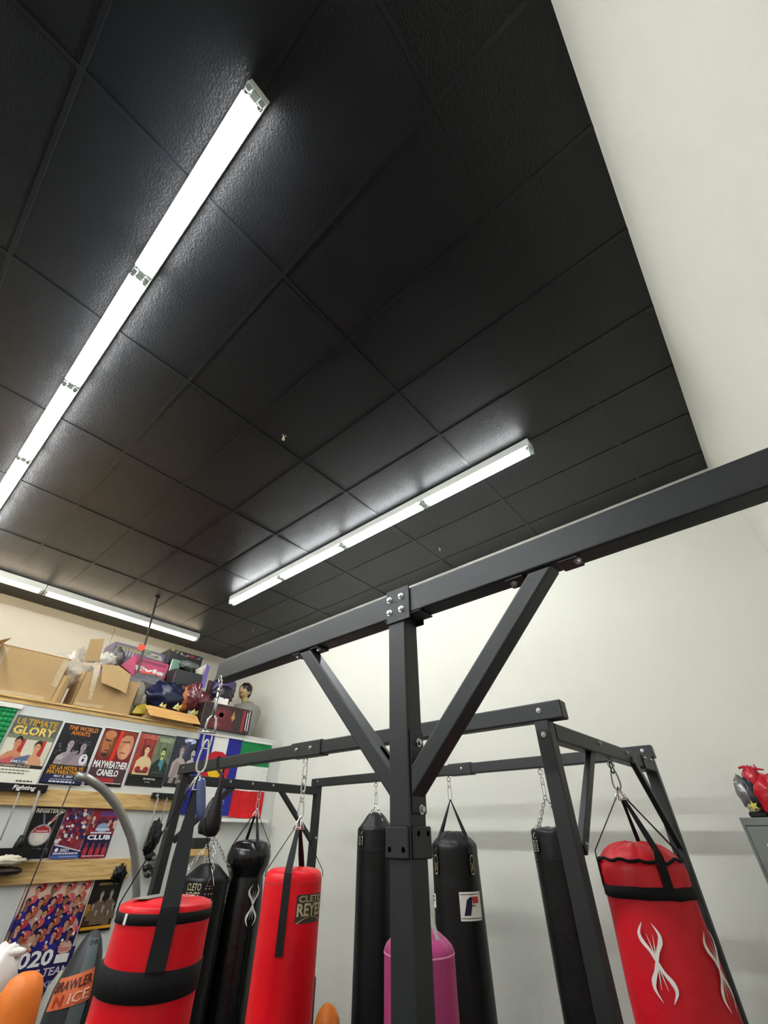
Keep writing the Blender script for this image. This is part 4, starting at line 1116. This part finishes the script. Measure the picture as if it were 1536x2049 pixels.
# open box with flaps
y0, z1 = yz(163, 1325, X); y1, z0 = yz(255, 1425, X)
t = thing('cardboard_box', 'open brown cardboard box with one flap up and one folded forward', 'box', (X-.2, (y0+y1)/2, SH), 'boxes on the storage loft')
zt = 1.50
mb = MB(); th = .006; D_ = .40
ya, yb = 1.40, 2.02
for (a, b2) in (((X-D_, ya, SH+.002), (X, ya+th, zt)), ((X-D_, yb-th, SH+.002), (X, yb, zt-.05)), ((X-th, ya, SH+.002), (X, yb, zt-.02)), ((X-D_, ya, SH+.002), (X-D_+th, yb, zt)), ((X-D_, ya, SH+.002), (X, yb, SH+.01))):
    mb.box(a, b2, M_CARD, bev=.001)
mb.build('box', t)
def flap(pts, m=M_CARD, nm='flap', par=t, th=.006):
    vs = [Vector(p) for p in pts]; n = (vs[1]-vs[0]).cross(vs[2]-vs[0]).normalized()*th
    k = len(vs); mb = MB(); mb.add([p for p in vs]+[p+n for p in vs], [tuple(range(k)), tuple(reversed(range(k, 2*k)))]+[(i, (i+1) % k, k+(i+1) % k, k+i) for i in range(k)], m)
    return mb.build(nm, par)
def fp(pts, X): return [at_x(a, b2, X) for a, b2 in pts]
flap(fp([(168, 1322), (198, 1323), (209, 1278), (181, 1279)], X-.16))
flap([at_x(205, 1329, X-.01), at_x(238, 1332, X-.005), at_x(262, 1350, X+.02), at_x(252, 1388, X+.085), at_x(240, 1381, X+.085), at_x(203, 1366, X+.075)])
mb = MB()
for pts in ([(190, 1325), (203, 1328), (192, 1372), (182, 1400), (176, 1400)], [(163, 1325), (203, 1328), (201, 1333), (162, 1331)], [(150, 1404), (205, 1412), (203, 1418), (150, 1410)]):
    vs = fp(pts, X+.004); mb.add(vs, [tuple(range(len(vs)))], M_TAPE)
mb.build('tape', t)
simple('white_bag', 'crumpled white bag wedged behind the raised flap of the open box', 'bag', MB().blob(at_x(211, 1322, -6.30), (.08, .10, .09), mat('white_crumpled_bag', '#cdc7b9', .6), .5, 3, 6))
simple('grey_bag', 'crumpled grey wrapping beside the purple product box', 'wrapping', MB().blob(at_x(230, 1318, -6.42), (.07, .09, .12), mat('grey_wrapping', '#6e6a68', .4), .6, 3, 8))
# purple product box
t, y0, y1, z0, z1 = carton('product_box', 'purple grey product box with yellow and white print on top of the pile', 'box', -6.55, (231, 1283), (338, 1340), .35, mat('purple_box', '#71667c', .45), group='boxes on the storage loft', down=True)
f = lambda u, v, X=-6.55: (X+.002, y0+(y1-y0)*u, z0+(z1-z0)*v)
mb = MB()
mb.text('ETON', lambda u, v: f(.14+.28*u, .66+.14*v), ink('c9c23a'), bold=.02)
mb.add([f(.05, .76), f(.12, .80), f(.12, .70)], [(0, 1, 2)], ink('c9c23a')); mb.add([f(.06, .60), f(.70, .60), f(.70, .64), f(.06, .64)], [(0, 1, 2, 3)], ink('d9d46a'))
for k in range(6): mb.add([f(.12+k*.05, .20), f(.145+k*.05, .20), f(.145+k*.05, .55), f(.12+k*.05, .55)], [(0, 1, 2, 3)], ink('b5aeb8'))
mb.add([f(.55, .50), f(.84, .46), (f(.80, .80)), f(.62, .86)], [(0, 1, 2, 3)], ink('b9b3a0')); mb.add([(v[0]+.001, v[1], v[2]) for v in (f(.62, .60), f(.76, .58), f(.74, .74))], [(0, 1, 2)], ink('5c5a50'))
mb.add([f(.40, .72), f(.62, .72), f(.60, .98), f(.42, .98)], [(0, 1, 2, 3)], ink('6f8a6c'))
mb.build('print', t)
# dark box with glove picture
t, y0, y1, z0, z1 = carton('product_box', 'black product box with a glove picture near the ceiling corner', 'box', -6.50, (341, 1297), (404, 1325), .30, mat('black_box', '#1d1a1c', .4), group='boxes on the storage loft', down=True)
f = lambda u, v, X=-6.50: (X+.002, y0+(y1-y0)*u, z0+(z1-z0)*v)
mb = MB()
def disc(mb, fn, cu, cv, ru, rv, m, n=16): mb.add([fn(cu+ru*math.cos(2*math.pi*k/n), cv+rv*math.sin(2*math.pi*k/n)) for k in range(n)], [tuple(range(n))], m)
disc(mb, f, .08, .78, .055, .16, ink('c8a53a')); mb.add([f(.18, .4), f(.24, .4), f(.28, 1.0), f(.23, 1.0)], [(0, 1, 2, 3)], ink('8f9a3c'))
mb.strokes(f, [(.36, .70), (.34, .45), (.42, .28), (.52, .35), (.54, .55)], [.05]*5, ink('cfc9c4')); disc(mb, f, .66, .50, .10, .28, ink('8a2b33'))
for k in range(3): mb.strokes(f, [(.80, .15+.13*k), (.88, .30+.12*k), (.92, .65+.08*k)], [.02]*3, ink('a9a5a2'))
mb.build('print', t)
simple('green_bottle_pack', 'pale green wrapped packet between the black boxes', 'packet', MB().box((-6.46, at_x(338, 1342, -6.42).y, SH+.001), at_x(364, 1322, -6.42), mat('green_packet', '#86a890', .2, spec=.7), bev=.01))
simple('clear_packet', 'clear plastic packet right of the green packet', 'packet', MB().blob(at_x(380, 1333, -6.4), (.06, .13, .055), mat('grey_clear_packet', '#6f7572', .15, spec=.8), .5, 4, 12))
# pink box
t, y0, y1, z0, z1 = carton('product_box', 'bright pink product box with white letters tilted in the pile', 'box', -6.25, (274, 1313), (330, 1358), .30, mat('pink_box', '#c23d62', .4), group='boxes on the storage loft', down=True)
f = lambda u, v, X=-6.25: (X+.0025, y0+(y1-y0)*u, z0+(z1-z0)*v)
mb = MB(); mb.text('Evla', lambda u, v: f(.04+.92*u, .12+.32*v), M_WHITE, bold=.04)
mb.add([f(.10, .70), f(.92, .68), f(.92, .88), f(.10, .90)], [(0, 1, 2, 3)], ink('8f2a4c')); mb.build('print', t)
mb = MB().box((-6.25, y0-.03, z0+.28), (-6.24, y0+.06, z0+.36), ink('f0431f')).box((-6.245, y0+.12, z0-.03), (-6.238, y0+.34, z0+.03), ink('f0431f')); mb.build('sticker', t)
flap([at_x(242, 1331, -6.30), at_x(274, 1307, -6.25), at_x(268, 1352, -6.22)], mat('pink_flap', '#b43a5e', .5), 'side_flap', t)
# pole
pz = Vector((-6.30, 2.03, 0))
pt_ = at_z(314, 1197, 2.86)
o = thing('support_pole', 'thin dark pole rising from the stored boxes to the ceiling', 'pole', (pt_.x+.37, pt_.y+.05, SH))
MB().cyl((pt_.x, pt_.y, 2.868), (pt_.x+.37, pt_.y+.05, SH+.001), .014, mat('dark_brown_pole', '#4a4138', .5), 10).build('pole', o)
MB().cyl((pt_.x, pt_.y, 2.862), (pt_.x, pt_.y, 2.869), .035, M_STEEL, 16).build('foot_cap', o)
p0 = at_z(230, 1256, 2.80)
wq = MB().sweep([at_x(230, 1257, -7.9), at_x(219, 1290, -7.4), at_x(207, 1318, -6.9)], .004, mat('pale_wire', '#9a917f', .4), 6)
simple('loose_wire', 'thin pale wire running up the beige wall above the open box', 'wire', wq)
simple('grey_stick', 'thin grey stick leaning out of the pile below the pink box', 'stick', MB().sweep([at_x(329, 1347, -6.05), at_x(310, 1375, -5.98), at_x(291, 1402, -5.92)], .010, mat('grey_stick', '#8d8780', .3), 8))
# black box and white/purple box
t, y0, y1, z0, z1 = carton('product_box', 'plain black box in front of the pink box', 'box', -6.02, (354, 1337), (398, 1381), .26, mat('dark_grey_box', '#27292a', .45), group='boxes on the storage loft')
flap([at_x(354, 1337, -6.02), at_x(354, 1381, -6.02), at_x(330, 1378, -6.22), at_x(334, 1343, -6.22)], mat('dark_grey_box', '#27292a', .45), 'side_panel', t)
mb = MB(); mb.text('lli', lambda u, v: at_x(337, 1374, -6.18)+(at_x(346, 1372, -6.10)-at_x(337, 1374, -6.18))*u+Vector((0.01, 0, .09*v)), ink('9aa05c'))
mb.build('print', t)
a = fp([(398, 1337), (414, 1329), (408, 1350), (400, 1378)], -6.08)
t = thing('product_box', 'white box with a purple edge standing next to the black box', 'box', tuple(a[3]), 'boxes on the storage loft')
flap(a, mat('cream_box', '#d9cfc0', .5), 'box', t, th=.10)
flap(fp([(414, 1329), (420, 1334), (409, 1376), (400, 1379)], -6.00), mat('purple_edge', '#6a5aa0', .45), 'side_panel', t, th=.01)
# crumpled stuff
simple('grey_printed_bag', 'grey printed bag crushed under the pink box', 'bag', MB().blob(at_x(290, 1373, -6.05), (.12, .27, .13), mat('grey_printed', '#5f5d60', .45), .35, 3, 14))
simple('navy_bag', 'dark blue bag with folds below the black box', 'bag', MB().blob(at_x(325, 1395, -5.98), (.14, .26, .16), mat('navy_bag', '#171c3c', .35, bump=.5, bscale=12), .35, 3, 15))
simple('black_bag', 'black fabric bag behind the blue bag', 'bag', MB().blob(at_x(342, 1396, -6.20), (.10, .22, .16), mat('black_fabric', '#0e0e12', .6), .3, 3, 16))
simple('tan_glove', 'grey tan glove standing right of the open cardboard box', 'glove', MB().blob(at_x(272, 1393, -5.95), (.07, .075, .17), mat('tan_glove', '#8d8472', .5), .4, 3, 17).blob(at_x(283, 1402, -5.93), (.04, .05, .11), mat('tan_glove', '#8d8472', .5), .3, 3, 18))
simple('green_can', 'small grey green jar on the loft edge beside the cardboard box', 'jar', MB().lathe(at_x(258, 1412, -5.86).x, at_x(258, 1412, -5.86).y, [(.05, 1.105), (.055, 1.115), (.055, 1.21), (.04, 1.23), (.04, 1.25), (.01, 1.252)], mat('green_can', '#5d6650', .3), 24))
# open tan carton tray
t = thing('carton_tray', 'open orange brown carton tray hanging over the loft edge', 'box', (-5.85, 2.6, SH), 'boxes on the storage loft')
y0 = yz(292, 1430, XP+.03)[0]; y1 = yz(385, 1455, XP+.03)[0]
MB().box((-6.15, y0, SH+.001), (XP+.03, y1, SH+.04), M_CARD, bev=.002).box((-6.15, y0, SH+.04), (-6.14, y1, SH+.16), M_CARD2).box((XP+.018, y0, SH+.04), (XP+.03, y1, SH+.10), M_CARD).build('tray', t)
flap([at_x(290, 1411, XP-.02), at_x(300, 1411, XP-.02), at_x(394, 1433, XP-.02), at_x(401, 1450, XP+.12), at_x(376, 1446, XP+.12), at_x(300, 1431, XP+.10)], M_CARD2, 'flap', t)
mb = MB()
for k, (a_, b2) in enumerate(((318, 1412), (345, 1417), (350, 1413), (378, 1428), (383, 1425))):
    c0_ = at_x(a_, b2, XP-.06); mb.add([c0_, c0_+Vector((0, .05, -.01)), c0_+Vector((.01, .03, .05))], [(0, 1, 2)], ink('e8dc9a')); mb.add([c0_+Vector((.0, .02, 0)), c0_+Vector((0, .09, -.02)), c0_+Vector((.02, .08, .035))], [(0, 1, 2)], ink('d8c878'))
mb.build('torn_paper', t)
flap([at_x(262, 1428, -5.80), at_x(291, 1430, -5.80), at_x(291, 1409, -5.86), at_x(272, 1414, -5.86)], mat('yellow_pouch', '#a8921f', .25, spec=.7), 'yellow_liner', t, th=.02)
# glove set in plastic, brown panel, purple bag
simple('orange_glove', 'orange and black glove lying in the pile behind the carton tray', 'glove', MB().blob(at_x(368, 1398, -5.95), (.06, .075, .14), mat('orange_glove', '#b8642a', .4), .35, 3, 19).blob(at_x(362, 1384, -6.0), (.06, .08, .09), M_BLKV, .35, 3, 20))
simple('maroon_glove_pack', 'maroon gloves in a shiny clear pack beside the orange glove', 'gloves', MB().blob(at_x(388, 1392, -5.92), (.07, .10, .15), mat('maroon_shiny', '#6a3238', .15, spec=.9, bump=.6, bscale=18), .45, 4, 21).blob(at_x(402, 1402, -5.92), (.06, .12, .10), mat('maroon_shiny', '#6a3238', .15), .35, 4, 22))
simple('brown_carton', 'dark brown flat panel standing behind the maroon pack', 'box', MB().box(at_x(408, 1402, -6.12)-Vector((.03, 0, 0)), at_x(440, 1366, -6.12), mat('brown_panel', '#4a3128', .5), bev=.004))
simple('purple_bag', 'purple and dark bag under the end of the steel beam', 'bag', MB().blob(at_x(446, 1380, -6.12), (.10, .17, .21), mat('purple_bag', '#4b416e', .35, bump=.6, bscale=10, var=.5, vscale=9), .35, 3, 23).blob(at_x(445, 1392, -5.98), (.08, .15, .12), mat('dark_plum', '#221c28', .4), .35, 3, 24))
simple('white_card', 'flat white card lying on the dark red box', 'card', MB().box(at_x(430, 1407, -5.92)-Vector((.12, 0, 0)), at_x(458, 1399, -5.90), M_WHITE, bev=.002))
# dark red product box
X = -5.72
y0, y1 = yz(404, 1424, X)[0], yz(500, 1440, X)[0]
t = thing('product_box', 'large dark red and black product box at the right end of the loft', 'box', (X-.15, (y0+y1)/2, SH), 'boxes on the storage loft')
mr = mat('dark_red_box', '#2c1c1e', .3)
zt = yz(450, 1412, X)[1]
MB().box((X-.32, y0, SH+.001), (X+.03, y1, zt), mr, bev=.004).build('box', t)
f = lambda u, v: (X+.0315, y0+(y1-y0)*u, SH+(zt-SH)*v); f2 = lambda u, v: (X+.033, y0+(y1-y0)*u, SH+(zt-SH)*v)
mb = MB()
mb.add([f(u, v) for u, v in ((.10, .02), (.12, .35), (.22, .50), (.25, .85), (.40, .93), (.52, .85), (.60, .60), (.62, .35), (.66, .02))], [tuple(range(9))], ink('5e2429'))
disc(mb, f2, .34, .62, .12, .20, ink('752c33')); disc(mb, f2, .36, .58, .05, .10, ink('32191c')); disc(mb, f2, .30, .20, .10, .12, ink('7c2c34'))
mb.add([f2(.60, .38), f2(.625, .50), f2(.66, .56), f2(.63, .62), f2(.61, .85), f2(.585, .62), f2(.56, .56), f2(.59, .48)], [tuple(range(8))], ink('b98a3c'))
mb.add([f(.80, .08), f(.86, .08), f(.86, .93), f(.80, .93)], [(0, 1, 2, 3)], ink('a52f3a'))
for (u, a_, b2) in ((.895, .15, .88), (.94, .12, .96)): mb.add([f(u, a_), f(u+.02, a_), f(u+.02, b2), f(u, b2)], [(0, 1, 2, 3)], ink('d9d3cf'))
for k in range(5): mb.add([f2(.805, .12+k*.16), f2(.855, .12+k*.16), f2(.855, .135+k*.16), f2(.805, .135+k*.16)], [(0, 1, 2, 3)], ink('5c1a22'))
mb.build('print', t)
MB().box((X-.30, y0+.02, zt), (X+.02, y1-.02, zt+.004), mat('red_box_top', '#8c4a4e', .25), bev=.001).build('lid', t)
# training dummy
t = thing('training_dummy', 'training dummy with black hair and pale grey shirt standing on the loft in the corner', 'dummy', (-5.98, 3.80, SH))
mskin = mat('dummy_skin', '#b99c6e', .5); mh = mat('dummy_hair', '#17140f', .4); ms = mat('dummy_shirt', '#8f8d86', .7, bump=.4, bscale=12)
hx = at_x(489, 1384, -6.24)
tz = hx.z-.17-SH
bd = MB().lathe(hx.x, hx.y+.10, [(.02, SH+.001), (.14, SH+.003), (.15, SH+tz*.2), (.17, SH+tz*.5), (.20, SH+tz*.78), (.17, SH+tz*.93), (.09, SH+tz), (.06, SH+tz+.03), (.01, SH+tz+.04)], ms, 32, lambda rr, a, z: (rr*(1+.18*abs(math.sin(a))), z))
bd.build('torso', t)
hz = hx.z
MB().sweep([(hx.x, hx.y+.06, SH+tz-.02), (hx.x, hx.y+.01, hz-.05)], [.055, .05], mskin, 16).blob((hx.x, hx.y-.005, hz), (.085, .085, .115), mskin, .05, 2, 30, n=28).blob((hx.x+.055, hx.y-.075, hz-.02), (.022, .028, .022), mskin, .1, 2, 31, n=12).blob((hx.x+.04, hx.y-.068, hz-.07), (.02, .022, .014), mskin, .1, 2, 32, n=12).blob((hx.x+.075, hx.y+.045, hz-.02), (.014, .018, .030), mskin, .1, 2, 33, n=12).build('head', t)
MB().blob((hx.x-.005, hx.y+.018, hz+.038), (.100, .098, .100), mh, .12, 3, 34, n=28).blob((hx.x-.01, hx.y+.065, hz-.005), (.085, .045, .09), mh, .12, 3, 35, n=20).build('hair', t)
simple('green_bag', 'small dark plum bundle hanging down at the corner behind the dummy', 'bundle', MB().blob((-6.3, 3.9, SH+.12), (.14, .14, .12), mat('dark_plum', '#221c28', .4), .3, 3, 36))

# ------------------------------------------------------------------ lower left things
C = Cyl(-4.75, 1.98, .165)
dm = thing('wrestling_dummy', 'dark grey padded dummy bag with an orange lettered patch, left of the near red bag', 'padded bag', (C.x, C.y, FLOOR))
gd = mat('charcoal_vinyl', '#2b2e2f', .45, bump=.25, bscale=20); gl = mat('blue_grey_vinyl', '#5b6566', .45, bump=.2, bscale=20)
prof = [(.01, -.60), (.035, -.61), (.07, -.66), (.10, -.73), (.13, -.82), (.155, -.90), (.165, -1.0), (.17, -1.2), (.17, -1.5), (.16, FLOOR+.01), (.01, FLOOR+.005)]
MB().lathe(C.x, C.y, prof, gd, 36, lambda rr, a, z: (rr, z)).build('body', dm)
def bodyr(z):
    for (r0, z0_), (r1, z1_) in zip(prof[:-1], prof[1:]):
        if z1_ <= z <= z0_: return r0+(r1-r0)*(z0_-z)/(z0_-z1_)
    return .16
mb = MB()
vs = []; zs = [-.64-.05*i for i in range(14)]
for z in zs:
    rr = bodyr(z)+.003; hw = min(.05, .03+.02*(-.6-z)*4)
    for s in (-1, 0, 1):
        a = C.th+math.radians(14)+s*hw/max(rr, .04); vs.append((C.x+rr*math.cos(a), C.y+rr*math.sin(a), z))
fs = []
for i in range(len(zs)-1):
    for j in range(2): fs.append((i*3+j, i*3+j+1, i*3+j+4, i*3+j+3))
mb.add(vs, fs, gl, True); mb.build('stripe', dm)
og = mat('orange_print', '#d8693c', .5); C2 = Cyl(C.x, C.y, .150)
mb = MB()
def pfn(dr):
    def f(u, v):
        z = -.995+.155*v+.05*u; return Cyl(C.x, C.y, bodyr(z)).p(-62+100*u, z, dr)
    return f
f = pfn(.006)
for i in range(12):
    for j in range(8): mb.quad([f(i/12, j/8), f((i+1)/12, j/8), f((i+1)/12, (j+1)/8), f(i/12, (j+1)/8)], og)
fk = pfn(.0125); dk = ink('3a1d16')
mb.text('BRAWLER', lambda u, v: fk(.05+.9*u, .55+.32*v), dk, bold=.02)
mb.text('N', lambda u, v: fk(.16+.22*u, .10+.34*v), ink('a83a20'), bold=.02); mb.text('ICE', lambda u, v: fk(.50+.42*u, .10+.34*v), ink('f0b49c'), bold=.02)
mb.build('lettered_patch', dm)
mb = MB(); f3 = Cyl(C.x, C.y, .17).box(-55, -38, -1.35, -1.09, .004); mb.add([f3(0, 0), f3(1, 0), f3(1, .8), f3(.6, 1), (f3(.1, .6))], [(0, 1, 2, 3, 4)], og); mb.build('orange_print', dm)
simple('grey_pad', 'light grey kick pad standing against the wall under the team poster', 'pad',
       MB().sweep([(-5.25, 1.98, FLOOR+.01), (-5.25, 1.99, -1.2), (-5.27, 2.02, -.98), (-5.30, 2.05, -.90)], [.10, .10, .075, .03], mat('light_grey_pad', '#9b9a92', .5), 20, flat=(.7, 1)))
oc = at_x(42, 1990, -3.2)
org = mat('orange_foam', '#e0761a', .5, bump=.3, bscale=25, var=.08)
simple('orange_mat', 'orange padded bag with a rounded top in the lower left corner', 'padded bag',
       MB().lathe(oc.x, oc.y+.0, [(.01, -.522), (.035, -.526), (.065, -.545), (.088, -.60), (.100, -.70), (.105, -.9), (.105, -1.3), (.08, -1.5), (.01, -1.51)], org, 32, wrinkle(.05, -.52, .4, 70)).sweep([(oc.x-.02, oc.y-.02, -.80), (oc.x-.03, oc.y-.10, -.70), (oc.x-.03, oc.y-.17, -.68), (oc.x-.03, oc.y-.24, -.72)], [.07, .07, .06, .05], org, 16).cyl((oc.x, oc.y, FLOOR), (oc.x, oc.y, -1.45), .03, M_STEEL))
wc = at_x(-10, 1962, -3.6)
simple('white_headgear', 'white padded headgear at the left edge above the orange bag', 'headgear',
       MB().blob((wc.x, wc.y, wc.z), (.08, .085, .13), mat('white_padding', '#e3e0da', .4), .2, 3, 71, n=24).cyl((wc.x, wc.y, FLOOR), (wc.x, wc.y, wc.z-.08), .02, M_STEEL).blob((wc.x+.03, wc.y+.03, wc.z+.10), (.03, .05, .02), mat('white_padding', '#e3e0da', .4), .2, 3, 72, n=14))
ob = at_y(648, 2030, 3.75)
simple('orange_ball', 'orange padded shape peeking out behind the red bag with the lettered patch', 'padded bag',
       MB().sweep([(ob.x-.06, 3.85, FLOOR+.01), (ob.x-.06, 3.85, -1.34), (ob.x-.06, 3.85, -1.26), (ob.x-.07, 3.85, -1.21), (ob.x-.075, 3.85, -1.18), (ob.x-.075, 3.85, -1.17)], [.12, .12, .105, .075, .04, .01], org, 20))
simple('black_pole_bag', 'slim black padded post behind the red bag beside the orange shape', 'padded post', MB().sweep([(ob.x-.20, 3.72, FLOOR+.01), (ob.x-.20, 3.72, -1.02), (ob.x-.20, 3.72, -.99)], [.07, .07, .04], M_BLKV, 18))

# ------------------------------------------------------------------ locker and gloves on the right
LX0, LX1, LY, LZ = -.372, XR-.01, 3.65, .083
lk = thing('steel_locker', 'grey steel locker against the back wall at the right edge', 'locker', ((LX0+LX1)/2, LY+.2, FLOOR))
gk = mat('grey_locker_paint', '#7d827c', .45, bump=.05, bscale=200); gd2 = mat('locker_gap', '#2f332f', .6)
MB().box((LX0, LY, FLOOR), (LX1, YB-.002, LZ), gk, bev=.004).build('cabinet', lk)
nd = 3; wd = (LX1-LX0-.03)/nd
for k in range(nd):
    x0 = LX0+.018+k*wd; x1 = x0+wd-.012
    MB().box((x0-.004, LY-.002, FLOOR+.08), (x1+.004, LY+.001, LZ-.036), gd2).build('door_gap', lk)
    d_ = MB().box((x0, LY-.012, FLOOR+.085), (x1, LY-.0025, LZ-.042), gk, bev=.002).build('door', lk)
    mb = MB()
    for q in range(3): mb.box((x0+.06, LY-.016, LZ-.13-q*.028), (x1-.06, LY-.0125, LZ-.12-q*.028), M_WHITE if q < 2 else gd2, bev=.001)
    mb.build('vent', d_)
    MB().box((x1-.045, LY-.03, -.55), (x1-.02, LY-.0125, -.43), M_BOLT, bev=.003).build('handle', d_)
rg = mat('red_gloss_glove', (0.50, .010, .022), .3, bump=.5, bscale=14, coat=.2)
t = thing('red_boxing_glove', 'shiny red boxing glove lying on top of the grey locker', 'glove', (-.16, 3.82, LZ))
MB().blob((-.165, 3.82, LZ+.105), (.095, .11, .105), rg, .3, 2.5, 81, n=32).blob((-.225, 3.82, LZ+.195), (.045, .05, .065), rg, .35, 3, 82, n=20).blob((-.10, 3.84, LZ+.15), (.07, .07, .07), rg, .3, 3, 83, n=20).build('body', t)
MB().sweep([(-.275, 3.80, LZ+.255), (-.25, 3.80, LZ+.262), (-.205, 3.80, LZ+.248), (-.185, 3.80, LZ+.25)], .007, rg, 8).sweep([(-.190, 3.80, LZ+.27), (-.185, 3.80, LZ+.245), (-.15, 3.80, LZ+.238)], [.004, .008, .004], rg, 8).build('lace', t)
t = thing('silver_glove', 'silver grey glove with a yellow star at the left end of the locker top', 'glove', (-.30, 3.80, LZ))
sv = mat('silver_vinyl', '#7b7876', .22, metal=.3, bump=.5, bscale=14); dv = mat('dark_slate', '#2b333b', .35)
MB().blob((-.300, 3.80, LZ+.13), (.036, .05, .075), sv, .4, 3, 84, n=24).blob((-.262, 3.80, LZ+.115), (.034, .05, .08), dv, .4, 3, 85, n=24).box((-.325, 3.76, LZ+.002), (-.235, 3.84, LZ+.03), M_BLKV, bev=.006).blob((-.285, 3.80, LZ+.05), (.035, .045, .03), mat('beige_trim', '#b7a98c', .4), .2, 3, 86).build('body', t)
mb = MB(); vs = []
for k in range(10):
    a = math.pi/2+k*math.pi/5+.25; rr = .026 if k % 2 == 0 else .011; vs.append((-.281+rr*math.cos(a), 3.744, LZ+.058+rr*math.sin(a)))
mb.add(vs+[(v[0], v[1]+.003, v[2]) for v in vs], [tuple(reversed(range(10)))]+[(i, (i+1) % 10, 10+(i+1) % 10, 10+i) for i in range(10)], mat('yellow_star', '#d9cf55', .4)); mb.build('star', t)
